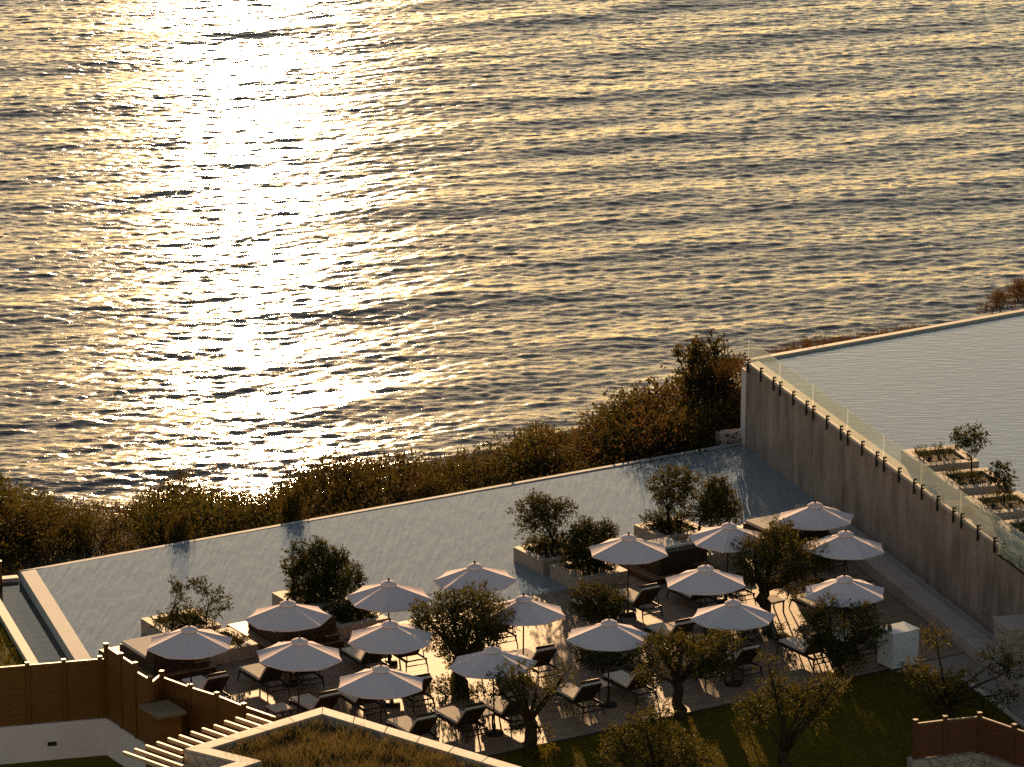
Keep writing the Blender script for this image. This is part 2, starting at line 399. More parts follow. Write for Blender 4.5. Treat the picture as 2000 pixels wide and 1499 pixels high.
# ---- lawn
g0 = d_fl - C * .02
lawn_poly = [d_fl + fl_dir * 0, dfp + deck_front * .0, pv0, kerb_a, kerb_b + kd * 14, P(2100, 1750, -.1), P(500, 1750, -.1), d_fl + fl_dir * 6]
o = MB().prism([Vector((p.x, p.y, 0)) for p in lawn_poly], -.9, -.07).build('lawn', 'lawnsoil'); structure(o)

# ---- hillside under and beyond the terraces
OUTLINE = [(-300, 900), (0, 932), (45, 958), (110, 975), (250, 985), (330, 935), (380, 925), (450, 950), (545, 955), (600, 905), (660, 895), (760, 890), (870, 890), (930, 880),
           (1000, 862), (1065, 828), (1140, 836), (1185, 795), (1240, 765), (1320, 762), (1345, 722), (1390, 706), (1440, 712), (1480, 716), (2300, 560)]
def outline(x):
    for (xa, ya), (xb, yb) in zip(OUTLINE, OUTLINE[1:]):
        if xa <= x <= xb: return ya + (yb - ya) * (x - xa) / (xb - xa)
    return 900
S0, S1 = -14.0, (far_r - far_l).length + 6
LEN = (far_r - far_l).length
def plateau(s):                              # width of the gentle strip outside the pool lip
    base = far_l + E * s
    for d in np.arange(2, 26, .5):
        z = -1.3 - .10 * d + max(0, s - LEN * .75) * .06; x, y = px_of((base + EN * d) + Z * z)
        if y < outline(x) + 62: return d
    return 26
ss = np.linspace(S0 - 20, S1 + 60, 90); plat = np.array([plateau(min(max(s, S0), S1)) for s in ss])
plat = np.convolve(np.pad(plat, 2, mode='edge'), np.ones(5) / 5, mode='valid')
def ground_z(s, d):
    pl = float(np.interp(s, ss, plat)); z = -1.3 - .10 * min(d, pl) + max(0, min(s, LEN) - LEN * .75) * .06
    if s > LEN + 1: z += min(1, (s - LEN - 1) / 3) * 2.6 - max(0, d - 4.5) * .55
    if d > pl: z -= (d - pl) * .62
    return max(z, SEA_Z - 3)
dd = np.concatenate([[-.3, 0], np.arange(1, 50, 1.0)])
hv = []
for s in ss:
    for d in dd:
        p = far_l + E * s + EN * (d + .24); nz = 0.25 * sin(p.x * 1.3 + p.y * .7) * cos(p.y * 1.1 - p.x * .4) if d > .5 else 0
        hv.append((p.x, p.y, ground_z(s, d) + nz + random.uniform(-.06, .06)))
hv = np.array(hv); I = np.arange(len(hv)).reshape(len(ss), len(dd))
hf = np.stack([I[:-1, :-1], I[1:, :-1], I[1:, 1:], I[:-1, 1:]], -1).reshape(-1, 4)
o = link('hillside', np_mesh('hillside', hv, hf, 'scrub', True)); structure(o)
# everything behind: the slope the terraces are cut into, down to under the camera
gl_ = far_l + E * (S0 - 20) + EN * .2; gr_ = far_l + E * (S1 + 60) + EN * .2
o = MB().add([gl_ + Z * -1.7, gr_ + Z * -1.7, Vector((300, -150, -1.7)), Vector((-300, -150, -1.7))], [(0, 3, 2, 1)]).build('ground', 'scrub'); structure(o)
# garden left of the channel
garden = [q0 + lp * 1.32, q1 + lp * 1.32, P(90, 1420, -.5), P(-400, 1450, -.5), P(-400, 1180, -.5)]
o = MB().prism(garden, -1.6, -.45).build('side_lawn', 'lawnsoil'); structure(o)
# lower court beside the white wall
o = MB().add([P(-400, 1440, -1.5), P(640, 1440, -1.5), P(640, 1900, -1.5), P(-400, 1900, -1.5)], [(0, 3, 2, 1)]).build('court_lawn', 'lawnsoil'); structure(o)

# ---- upper terrace
UZ = WALLH
u_l = wall0 + Z * UZ + A2 * .45
u_far_dir = (P(2000, 612, UZ) - P(1480, 706, UZ)).normalized()
uf = P(1480, 706, UZ); uf = hit(uf, u_far_dir, Vector((wall0.x, wall0.y, UZ)) + A2 * .45, B); uf.z = UZ
ufr = uf + u_far_dir * 42
unl = Vector((wall0.x, wall0.y, UZ)) + A2 * .45 - B * 46
o = MB().prism([uf, ufr, unl + A2 * 40, unl], UZ - .3, UZ - .03).build('upper_pool_water', 'upool'); structure(o)
un = Vector((-u_far_dir.y, u_far_dir.x, 0))
o = MB().prism([uf - A2 * .3, ufr, ufr + un * .26, uf - A2 * .3 + un * .26], UZ - 2.8, UZ + .06).build('upper_pool_lip', 'coping'); structure(o)
o = MB().prism([uf + A2 * .1, ufr, unl + A2 * 40, unl + A2 * .1], -1.0, UZ - .32).build('upper_terrace_core', 'concrete'); structure(o)

# ================================================================== BIG WALL, BENCH, GLASS
wl_len = 29.2
wb = thing('retaining_wall', 'long grey concrete retaining wall between the lower and upper pools', 'wall', wall0, RB)
# local: +X = A2 (towards upper pool), -Y = along the wall towards the camera
o = MB().box(0, .44, -44, 0, -1.2, UZ - .06).build('wall_body', 'concrete', wb)
o = MB().box(-.03, .45, -wl_len, .02, UZ - .058, UZ + .03).build('coping', 'coping', wb, bevel=.012)
o = MB().box(.2, .45, -44, -wl_len - .1, UZ - .058, UZ + .02).build('coping', 'coping', wb, bevel=.012)
o = MB().box(.02, .42, .003, .55, -1.2, UZ - .35).build('end_pier', 'plaster', wb, bevel=.01)
o = MB().box(-.75, .42, .555, 1.1, -1.2, .28).build('end_block', 'bench', wb, bevel=.02)
bn = thing('wall_bench', 'long concrete ledge bench at the foot of the big grey wall', 'bench', wall0, RB)
bs = (pool_nr - wall0).length - 2.4
MB().box(-1.35, -.62, -40, -bs, -.6, .40).build('seat', 'bench', bn, bevel=.02)
MB().box(-.615, -.003, -40, -bs, -.6, .12).build('gutter', 'bench', bn)

gp = thing('glass_balustrade', 'clear greenish glass balustrade panels standing along the big wall top', 'balustrade', Vector((wall0.x, wall0.y, UZ)), RB)
npan = 9; pl_ = wl_len / npan
pane_me = MB().box(.05, .068, -pl_ + .03, -.03, .06, .86).mesh('glass_panel', 'glass')
def clamp_mesh():
    mb = MB(); mb.box(-.075, -.035, -.028, .028, -.30, .22); mb.box(-.033, .046, -.024, .07, .165, .215); mb.box(-.033, .046, -.024, .07, .05, .095); mb.box(-.034, -.031, -.04, .04, -.26, -.06)
    return mb.mesh('clamp', 'metal')
cl_me = clamp_mesh()
for i in range(npan):
    link('glass_panel', pane_me, gp, (0, -i * pl_, 0))
    for f_ in (.10, .5, .90): link('clamp', cl_me, gp, (0, -(i + f_) * pl_, 0))
gp2 = thing('glass_balustrade', 'short yellowish glass balustrade beside planters at the right picture edge', 'balustrade', P(1950, 1083, UZ), RB)
pane2 = MB().box(0, .018, -2.0, -.02, .02, .95).mesh('glass_panel', 'glass')
for i in range(3): link('glass_panel', pane2, gp2, (0, -i * 2.03, 0))
MB().box(-.03, .05, -6.1, 0, -.04, .03).build('bottom_rail', 'metal', gp2)

# ================================================================== FENCES, WHITE WALL, COURT
def fence(name, label, segs, m_, nb, post_h=.07, cap=True):
    # segs: (p0, p1, z_base, z_top, draw_post0, draw_post1)
    org = Vector((segs[0][0].x, segs[0][0].y, segs[0][2])); f = thing(name, label, 'fence', org)
    for p0, p1, zb, zt, a0, a1 in segs:
        p0 = Vector((p0.x, p0.y, 0)) - Vector((org.x, org.y, 0)); p1 = Vector((p1.x, p1.y, 0)) - Vector((org.x, org.y, 0))
        L = (p1 - p0).length; ang = atan2((p1 - p0).y, (p1 - p0).x); zb_ = zb - org.z; zt_ = zt - org.z
        for q, dr in ((p0, a0), (p1, a1)):
            if dr:
                ob = MB().box(-.06, .06, -.06, .06, zb_ - .05, zt_ + post_h).build('post', m_, f, bevel=.008); ob.location = q
                ob.rotation_euler = (0, 0, ang)
                if cap:
                    pc = MB().box(-.066, .066, -.066, .066, zt_ + post_h + .002, zt_ + post_h + .016).build('post_cap', 'fencecap', ob)
        pn = MB().box(.065, L - .065, -.035, .035, zt_ - .045, zt_).build('top_rail', 'fencecap', f); pn.location = p0; pn.rotation_euler = (0, 0, ang)
        h = (zt_ - .048 - zb_) / nb
        me = MB().box(.065, L - .065, -.018, .018, .0005, h - .0015).mesh('board', m_)
        for k in range(nb):
            b_ = link('board', me, pn, (0, random.uniform(-.002, .002), zb_ + k * h))
    return f
f1a = P(-90, 1311, 1.5); f1b = P(195, 1287, 1.5)
def along(a_, b_, t_): return a_ + (b_ - a_) * t_
segs = [(along(f1a, f1b, i / 4), along(f1a, f1b, (i + 1) / 4), -.35, 1.5, True, i == 3) for i in range(4)]
a_ = P(207, 1262, 1.9); segs.append((f1b, a_ - (a_ - f1b).normalized() * .03, -.35, 1.5, False, False))
fence('wooden_fence', 'long brown timber fence above the white wall at lower left', segs, 'fence', 9)
a_ = P(207, 1262, 1.9); b_ = P(236, 1281, 1.9); c_ = P(264, 1299, 1.9); d_ = P(293, 1325, 1.75)
e_ = P(316, 1322, 1.5)
r3 = [P(316, 1322, 1.5), P(371, 1342, 1.5), P(423, 1358, 1.5), P(476, 1379, 1.5), P(545, 1403, 1.5)]
segs = [(a_, b_, -.35, 1.9, True, True), (b_, c_, -.35, 1.9, False, True), (c_, d_, -.35, 1.72, False, True), (d_, r3[0], -.35, 1.6, False, True)]
segs += [(r3[i], r3[i + 1], -.35, 1.5, False, True) for i in range(4)]
fence('wooden_fence', 'stepped brown timber fence between the deck and the pergola slats', segs, 'fence', 9)
fence('wooden_fence', 'end of a brown timber fence at the far left picture edge by the channel', [(P(-60, 1150, -.45), P(1, 1146, -.45), -.45, .35, True, True)], 'fence', 4)

def off(p, d, k): q = p + d * k; return Vector((q.x, q.y, 0))
wd = (f1b - f1a).normalized(); wn_ = Vector((wd.y, -wd.x, 0))
w2 = (d_ - a_); w2.z = 0; w2.normalize()
cor = Vector((a_.x, a_.y, 0))
white = thing('white_wall', 'white plastered garden wall below the brown timber fence', 'wall', (cor.x, cor.y, -1.5))
def rel(p): return Vector((p.x - cor.x, p.y - cor.y, 0))
MB().prism([rel(off(f1a, wn_, .10)), rel(off(f1b, wn_, .10) + wd * .1), rel(off(f1b, wn_, -.16) + wd * .1), rel(off(f1a, wn_, -.16))], -.3, 1.148).build('wall_panel', 'plaster', white)
w2n = Vector((-w2.y, w2.x, 0)); w2n = w2n if w2n.x < 0 else -w2n
pA = cor + w2 * -.05; pB = cor + w2 * 6.5
MB().prism([rel(pA + w2n * .09), rel(pB + w2n * .09), rel(pB - w2n * .16), rel(pA - w2n * .16)], -.3, 1.146).build('wall_panel', 'plaster', white)
vp = P(100, 1447, -.95); vp = f1a + wd * ((vp - f1a).dot(wd)); vp = rel(off(vp, wn_, .118))
MB().box(-.13, .13, -.012, .012, .45, .57).build('vent', 'metal', white)
for ch in white.children:
    if ch.name.startswith('vent'): ch.location = vp; ch.rotation_euler = (0, 0, atan2(wd.y, wd.x))

hc = P(318, 1384, 1.1)
hut = thing('garden_cabinet', 'brown flat-topped timber cabinet beside the pergola slats', 'cabinet', (hc.x, hc.y, -1.5), RA)
MB().box(-.36, .36, -.48, .48, 0, 2.51).build('body', 'fence', hut, bevel=.01)
MB().box(-.47, .47, -.62, .62, 2.513, 2.60).build('top', 'wood', hut, bevel=.012)
MB().box(-.33, .33, -.50, -.483, .1, 2.3).build('door', 'fence', hut)

# ---- planted roof, pergola
RZ = 2.6
Kp = P(630, 1381, RZ); Lc = P(360, 1463, RZ); Np = P(462, 1488, RZ); Mp = P(330, 1530, RZ); Rp = P(1090, 1520, RZ)
roof = thing('planted_roof_building', 'low building with pale parapet and dry grass roof, bottom centre left', 'building', (Kp.x, Kp.y, -1.5))
def rk(p, z): return Vector((p.x - Kp.x, p.y - Kp.y, z + 1.5))
def strip(p, q, w, side):                    # parapet strip of width w on the inner side
    d = (q - p); d.z = 0; d.normalize(); n_ = Vector((-d.y, d.x, 0)) * side; return p, q, q + n_ * w, p + n_ * w
# inner side lies towards the camera (lower y) and right
path = [Rp, Kp, Lc, Np, Mp]; PW = .42
inn = []
dirs = [(path[i + 1] - path[i]).normalized() for i in range(4)]
def left(d): return Vector((-d.y, d.x, 0))
for i in range(5):
    if i == 0: inn.append(path[0] + left(dirs[0]) * PW)
    elif i == 4: inn.append(path[4] + left(dirs[3]) * PW)
    else: inn.append(hit(path[i - 1] + left(dirs[i - 1]) * PW, dirs[i - 1], path[i] + left(dirs[i]) * PW, dirs[i]))
for i in range(4):
    quad = [path[i], path[i + 1], inn[i + 1], inn[i]]
    L = (path[i + 1] - path[i]).length; nseg = max(1, int(L / 1.1))
    MB().prism([rk(p, 0) for p in quad], 0, RZ + 1.5 - .07).build('wall', 'mortar', roof)
    for k in range(nseg):                    # coping slabs
        t0, t1 = k / nseg + .0015, (k + 1) / nseg - .0015
        q = [along(quad[0], quad[1], t0), along(quad[0], quad[1], t1), along(quad[3], quad[2], t1), along(quad[3], quad[2], t0)]
        MB().prism([rk(p, 0) for p in q], RZ + 1.5 - .067, RZ + 1.5 + random.uniform(0, .004)).build('coping_slab', 'coping', roof, bevel=.006)
soil_poly = [inn[0], inn[1], inn[2], inn[3], inn[4], P(600, 1700, RZ), P(1300, 1700, RZ)]
MB().prism([rk(p, 0) for p in soil_poly], RZ + 1.5 - .5, RZ + 1.5 - .28).build('roof_soil', 'soil', roof)

def rubble(parent, p0, p1, z0, z1, nrm, sx=.30, sz=.2, dep=.07):
    # irregular stones standing proud of a face; p0,p1 in the parent's frame
    d = (p1 - p0); L = d.length; d = d / L; nxs = max(2, int(L / sx)); nzs = max(2, int((z1 - z0) / sz))
    G = {}
    for j in range(nzs + 1):
        for i in range(nxs + 1):
            jx = random.uniform(-.3, .3) if 0 < i < nxs else 0; jz = random.uniform(-.28, .28) if 0 < j < nzs else 0
            G[i, j] = ((i + jx + (.5 if j % 2 and 0 < i < nxs else 0) * .8) * L / nxs, z0 + (j + jz) * (z1 - z0) / nzs)
    for j in range(nzs):
        for i in range(nxs):
            c4 = [G[i, j], G[i + 1, j], G[i + 1, j + 1], G[i, j + 1]]
            cx_ = sum(c[0] for c in c4) / 4; cz_ = sum(c[1] for c in c4) / 4; dp = dep * random.uniform(.5, 1.1)
            def pt(c, s, o_): return p0 + d * (cx_ + (c[0] - cx_) * s) + Z * (cz_ + (c[1] - cz_) * s) + nrm * o_
            back = [pt(c, .95, 0) for c in c4]; mid = [pt(c, .93, dp * .7) for c in c4]; top = [pt(c, random.uniform(.62, .78), dp) for c in c4]
            mb = MB(); mb.add(back + mid + top, [(0, 1, 5, 4), (1, 2, 6, 5), (2, 3, 7, 6), (3, 0, 4, 7), (4, 5, 9, 8), (5, 6, 10, 9), (6, 7, 11, 10), (7, 4, 8, 11), (8, 9, 10, 11)])
            mb.build('stone', 'rubble', parent)
nr = Vector((-left(dirs[2]).x, -left(dirs[2]).y, 0))
rubble(roof, rk(Lc, -1.5), rk(Np, -1.5), 2.2, RZ + 1.5 - .08, nr, .34, .26, .05)

pg = thing('pergola', 'row of pale sunlit pergola slats left of the planted roof', 'pergola', (P(300, 1480, 2.3).x, P(300, 1480, 2.3).y, -1.5))
po = pg.location.copy()
starts = [(180, 555), (275, 530), (370, 500), (465, 472), (560, 440), (655, 415), (755, 385), (850, 355), (950, 328), (1040, 293), (1135, 265), (1228, 238)]
SZ = 2.42
sdv = P(200 + 560 / 4.348, 1340 + 691 / 4.348, SZ) - P(200 + 180 / 4.348, 1340 + 555 / 4.348, SZ); slat_l0 = sdv.length; sdv.normalize()
for k, (sx_, sy_) in enumerate(starts):
    s0 = P(200 + sx_ / 4.348, 1340 + sy_ / 4.348, SZ)
    e0 = s0 + sdv * (slat_l0 * ((357 if k else 345) - (200 + sx_ / 4.348)) / 87.4) if k < 4 else hit(s0, sdv, Kp, dirs[1])
    e0.z = SZ; e0 = e0 - sdv * .01
    if (e0 - s0).length > 7: e0 = s0 + sdv * 7
    MB().bar(s0 - po + Z * -.055, e0 - po + Z * -.055, .075, .11).build('slat', 'slat', pg)
q0_ = along(Kp, Lc, .02) - po; q1_ = along(Kp, Lc, .97) - po
MB().bar(Vector((q0_.x, q0_.y, SZ + 1.5 - .17)) + left(dirs[1]) * -.04, Vector((q1_.x, q1_.y, SZ + 1.5 - .17)) + left(dirs[1]) * -.04, .06, .1).build('ledger', 'fence', pg)

# ---- right-hand fence on its rubble wall
rf = [P(1788, 1413, 1.6), P(1846, 1406, 1.6), P(1913, 1399, 1.6), P(1981, 1422, 1.6), P(2050, 1446, 1.6)]
fence('wooden_fence', 'reddish brown timber fence on a stone wall at the bottom right corner', [(rf[i], rf[i + 1], .55, 1.6, i == 0, True) for i in range(4)], 'redfence', 6, .1)
rw = thing('stone_wall', 'rough pale stone wall under the reddish fence, bottom right corner', 'wall', (rf[2].x, rf[2].y, -.3))
def rr(p): return Vector((p.x - rf[2].x, p.y - rf[2].y, 0))
for p_, q_ in ((rf[0] - (rf[2] - rf[0]).normalized() * .15, rf[2]), (rf[2], rf[4])):
    d = (q_ - p_).normalized(); n_ = Vector((d.y, -d.x, 0))
    MB().prism([rr(p_ + n_ * .12), rr(q_ + n_ * .12), rr(q_ - n_ * .18), rr(p_ - n_ * .18)], -.5, .84).build('wall_core', 'mortar', rw)
    rubble(rw, rr(p_) + n_ * .12, rr(q_) + n_ * .12, -.5, .83, n_, .36, .22, .07)
    rubble_top = rr(p_) + n_ * .10
# ---- rubble pier at the near end of the bench
pr = P(1968, 1336, 0)
pier = thing('stone_pier', 'rough stone pier at the near end of the wall bench', 'pier', (pr.x, pr.y, -.1), RB)
MB().box(.06, 3, .08, 1.2, 0, 1.75).build('pier_core', 'mortar', pier)
rubble(pier, Vector((.06, .08, 0)), Vector((3, .08, 0)), 0, 1.75, Vector((0, -1, 0)), .34, .25, .06)
rubble(pier, Vector((.06, 1.2, 0)), Vector((.06, .08, 0)), 0, 1.75, Vector((-1, 0, 0)), .34, .25, .06)
MB().box(.0, 3.05, .0, 1.25, 1.76, 1.83).build('cap', 'bench', pier, bevel=.015)

# ================================================================== FURNITURE
# ---- parasol
RIM, PEAK, RAD = 2.13, 2.60, 1.30
def make_parasol():
    r = thing('parasol', '', 'parasol')
    nseg, nr_ = 8, 7; v = []; f = []
    sub = 6
    cols = nseg * sub
    for i in range(nr_ + 1):
        t_ = .13 + (1 - .13) * i / nr_
        for k in range(cols):
            a0 = 2 * pi * (k // sub) / nseg; a1 = 2 * pi * (k // sub + 1) / nseg; w = (k % sub) / sub
            x = cos(a0) * (1 - w) + cos(a1) * w; y = sin(a0) * (1 - w) + sin(a1) * w
            sag = 4 * w * (1 - w)
            z = PEAK - (PEAK - RIM) * (t_ ** .96) - .045 * sag * t_ * (1.15 - .5 * t_)
            sc = t_ * RAD * (1 - .02 * sag * (t_ ** 4))
            v.append((x * sc, y * sc, z))
    for i in range(nr_):
        for k in range(cols):
            k2 = (k + 1) % cols; f.append((i * cols + k, (i + 1) * cols + k, (i + 1) * cols + k2, i * cols + k2))
    # a narrow hem hanging from the rim
    o_ = len(v); base = nr_ * cols
    for k in range(cols): x, y, z = v[base + k]; v.append((x * .998, y * .998, z - .035))
    for k in range(cols): k2 = (k + 1) % cols; f.append((base + k, o_ + k, o_ + k2, base + k2))
    mb = MB(); mb.add(v, f); cn = mb.build('canopy', 'canopy', r)
    so = cn.modifiers.new('thick', 'SOLIDIFY'); so.thickness = .006
    mb = MB(); n_ = 16; vv = []; ff = []
    for i, (rr_, zz) in enumerate(((.25, PEAK - .075), (.24, PEAK - .02), (.15, PEAK + .035), (.03, PEAK + .06))):
        for k in range(n_): vv.append((cos(2 * pi * k / n_) * rr_ * (1 + .025 * (k % 2)), sin(2 * pi * k / n_) * rr_ * (1 + .025 * (k % 2)), zz))
    for i in range(3):
        for k in range(n_): k2 = (k + 1) % n_; ff.append((i * n_ + k, (i + 1) * n_ + k, (i + 1) * n_ + k2, i * n_ + k2)[::-1])
    ff.append(tuple(3 * n_ + k for k in range(n_)))
    mb.add(vv, ff); vt = mb.build('vent', 'canopy', cn)
    MB().tube([(0, 0, 0), (0, 0, 1.2), (0, 0, PEAK + .02)], [.024, .024, .022], 10).build('pole', 'metal', r, True)
    MB().tube([(0, 0, PEAK + .05), (0, 0, PEAK + .09), (0, 0, PEAK + .13), (0, 0, PEAK + .16)], [.02, .034, .028, .006], 8).build('finial', 'metal', r, True)
    MB().tube([(0, 0, 0.0), (0, 0, .06), (0, 0, .062), (0, 0, .3)], [.27, .26, .045, .04], 16).build('base', 'metal', r, True)
    MB().tube([(0, 0, 1.98), (0, 0, 2.08)], [.05, .05], 10).build('hub', 'metal', r, True)
    rib = MB(); rib.bar((.06, 0, PEAK - .1), (RAD * .985, 0, RIM - .028), .02, .016); rib.bar((.05, 0, 2.03), (RAD * .5, 0, PEAK - .29), .014, .014); rm = rib.mesh('rib', 'metal')
    for k in range(8): link('rib', rm, r, None, 2 * pi * k / 8)
    return r
PAR = [(372, 1222, 9, 'white parasol at far left, right behind the stepped brown fence'),
       (565, 1173, 2, 'white parasol over the dark daybed left of the big bushy planter shrub'),
       (580, 1246, 14, 'white parasol over the pair of loungers in front of the left daybeds'),
       (758, 1133, 18, 'white parasol just right of the small round tree in the left planters'),
       (763, 1211, 8, 'white parasol whose canopy overlaps the foot of another, left of the bushy olive'),
       (742, 1300, 10, 'white parasol nearest to the corner of the grass-planted roof'),
       (930, 1101, 20, 'white parasol rising alone against open pool water above the bushy olive'),
       (1022, 1165, 14, 'white parasol half hidden behind the right side of the bushy olive'),
       (966, 1264, 4, 'white parasol directly in front of the bushy olive trunk'),
       (1189, 1211, 6, 'white parasol over the low planting bed in the middle of the deck'),
       (1227, 1044, 12, 'white parasol beside the big dark planter shrub and a daybed'),
       (1420, 1021, 16, 'white parasol in front of the round-crowned planter tree by the pool'),
       (1379, 1105, 11, 'white parasol left of the dense dark olive on the right deck'),
       (1435, 1172, 3, 'white parasol in front of and below left of the dense dark olive'),
       (1597, 982, 5, 'farthest white parasol, next to the pool corner and the big wall'),
       (1649, 1038, 10, 'white parasol right of the dense dark olive crown, near the wall'),
       (1653, 1124, 7, 'rightmost white parasol, behind the white counter')]
proto = make_parasol()
for i, (x, y, rz, lab) in enumerate(PAR):
    o = proto if i == 0 else copy_tree(proto)
    p = P(x, y, PEAK + .07); o.location = (p.x, p.y, .002); o.rotation_euler = (R(random.uniform(-1.8, 1.8)), R(random.uniform(-1.8, 1.8)), R(rz * 2.2))
    o['label'] = lab; o['group'] = 'white parasols on the pool deck'

# ---- lounger: feet towards +Y
def make_lounger():
    r = thing('sun_lounger', '', 'sun lounger')
    W, HS = .36, .34
    fr = MB()
    fr.box(-W, -W + .045, -.90, 1.0, HS - .075, HS); fr.box(W - .045, W, -.90, 1.0, HS - .075, HS)
    fr.box(-W + .052, W - .052, .95, 1.0, HS - .09, HS); fr.box(-W + .052, W - .052, -.90, -.86, HS - .05, HS - .01); fr.box(-W + .048, W - .048, -.36, .945, HS - .07, HS - .012)
    fr.build('frame', 'wicker', r, bevel=.006)
    for sx in (-1, 1):
        for sy, y in ((1, .93), (-1, -.84)):
            MB().tube([(sx * (W - .03), y, HS - .05), (sx * (W - .01), y + sy * .03, .17), (sx * (W + .015), y + sy * .07, 0)], [.032, .026, .018], 7).build('leg', 'wicker', r, True)
    MB().bar((-W + .03, -.88, .15), (W - .03, -.88, .15), .03, .03).build('stretcher', 'wicker', r)
    BA = R(50); hy, L = -.33, .76
    bd = Vector((0, -cos(BA), sin(BA))); bn_ = Vector((0, sin(BA), cos(BA)))
    def slab(y0_, y1_, z0_, z1_, w, bow=0):
        p = []
        for z_ in (z0_, z1_):
            for (x, t_) in ((-w, y0_), (w, y0_), (w, y1_), (-w, y1_)): q = Vector((x, hy, HS + .02)) + bd * t_ + bn_ * z_; p.append(q)
        return p
    bk = MB(); bk.hexa([slab(0, L, -.05, 0, W - .01)[i] for i in (3, 2, 1, 0, 7, 6, 5, 4)])
    br = bk.build('backrest', 'wicker', r, bevel=.015)
    pst = MB(); 
    for sx in (-1, 1): pst.bar(Vector((sx * (W - .07), hy, HS)) + bd * .52 + bn_ * -.05, (sx * (W - .07), -.82, HS - .03), .025, .025)
    pst.build('back_prop', 'wicker', r)
    MB().box(-W + .03, W - .03, hy + .03, .97, HS + .004, HS + .085).build('seat_cushion', 'cushion', r, bevel=.028)
    cb = MB(); cb.hexa([slab(.02, L + .02, .003, .085, W - .03)[i] for i in (3, 2, 1, 0, 7, 6, 5, 4)])
    cb.build('back_cushion', 'cushion', r, bevel=.028)
    pr_ = MB(); pts = [Vector((x, hy, HS + .02)) + bd * (L - .02) + bn_ * .12 for x in (-W + .06, 0, W - .06)]
    pr_.tube(pts, [.06, .065, .06], 9); pr_.build('head_roll', 'wicker', r, True)
    return r
LNG = [(352, 1330, 0, 'sun lounger closest to the stepped brown fence at left'),
       (465, 1306, 0, 'left sun lounger of the pair in front of the left daybeds, cushion sunlit'),
       (532, 1293, 0, 'right sun lounger of the left pair, mostly under the parasol canopy'),
       (664, 1270, -2, 'left sun lounger of the pair just left of the bushy olive'),
       (737, 1256, -2, 'right sun lounger of the pair just left of the bushy olive, legs against bright deck'),
       (563, 1366, 2, 'sun lounger half cut off by the planted roof corner, low table at its left'),
       (650, 1349, 0, 'left sun lounger under the parasol nearest the planted roof'),
       (745, 1333, 0, 'right sun lounger under the parasol nearest the planted roof'),
       (752, 1409, 0, 'sun lounger half hidden behind the sloping roof parapet'),
       (845, 1390, 1, 'left sun lounger of the shaded pair by the gnarled front olive'),
       (931, 1372, 1, 'sun lounger right behind the gnarled front olive'),
       (909, 1213, 0, 'sun lounger behind the right side of the bushy olive crown'),
       (989, 1276, -1, 'sun lounger with dark back poking out right of the parasol before the bushy olive'),
       (1072, 1344, 0, 'left sun lounger of the front pair right of the gnarled front olive'),
       (1176, 1320, 0, 'right sun lounger of the front pair, below the middle planting bed'),
       (1114, 1174, 0, 'sun lounger mostly covered by the bushy young olive in mid deck'),
       (1192, 1158, 0, 'sun lounger with dark back right of the bushy young olive in mid deck'),
       (1303, 1147, 0, 'left sun lounger under the parasol left of the dense dark olive'),
       (1373, 1133, 0, 'right sun lounger of the pair left of the dense dark olive'),
       (1258, 1225, -1, 'sun lounger left of the bright low table in mid deck'),
       (1352, 1208, -1, 'sun lounger right of the bright low table in mid deck'),
       (1542, 1167, 0, 'sun lounger just right of the dense dark olive trunk'),
       (1606, 1153, 0, 'sun lounger under the rightmost parasol'),
       (1518, 1253, 1, 'sun lounger with sunlit cushion left of the wide forked olive by the counter'),
       (1604, 1236, 1, 'sun lounger behind the wide forked olive, next to the white counter'),
       (1381, 1274, 0, 'right sun lounger behind the single-trunk olive at the lawn edge'),
       (1310, 1288, 0, 'sun lounger hidden by the crown of the single-trunk olive at the lawn edge'),
       (1554, 1069, 0, 'farthest sun lounger, behind the dense dark olive near the wall')]
lp0 = make_lounger()
for i, (x, y, rz, lab) in enumerate(LNG):
    o = lp0 if i == 0 else copy_tree(lp0)
    ang = RA + R(rz); p = P(x, y, .36); ax = Vector((cos(ang), sin(ang), 0)); ay = Vector((-sin(ang), cos(ang), 0))
    p = p + ax * .36 - ay * 1.0
    o.location = (p.x, p.y, .002); o.rotation_euler = (0, 0, ang); o['label'] = lab; o['group'] = 'sun loungers on the pool deck'

def make_table():
    r = thing('side_table', '', 'table')
    MB().box(-.30, .30, -.30, .30, .38, .42).build('table_top', 'cushion', r, bevel=.006)
    me = MB().box(-.02, .02, -.02, .02, 0, .378).mesh('leg', 'wicker')
    for sx in (-1, 1):
        for sy in (-1, 1): link('leg', me, r, (sx * .26, sy * .26, 0))
    MB().box(-.29, .29, -.29, .29, .345, .377).build('apron', 'wicker', r)
    return r
TBL = [(545, 1381, 'low side table by the planted roof corner, grey top'), (1166, 1335, 'low side table between the two front loungers, sunlit top'),
       (1330, 1219, 'brightly lit low side table in mid deck, pale top'), (1593, 1241, 'low side table between loungers behind the wide forked olive'),
       (1508, 1170, 'low side table beside the dense dark olive trunk'), (938, 1391, 'low side table between the shaded loungers by the gnarled front olive')]
tp = make_table()
for i, (x, y, lab) in enumerate(TBL):
    o = tp if i == 0 else copy_tree(tp); p = P(x, y, .42); o.location = (p.x, p.y, .002); o.rotation_euler = (0, 0, RA); o['label'] = lab; o['group'] = 'low side tables between loungers'

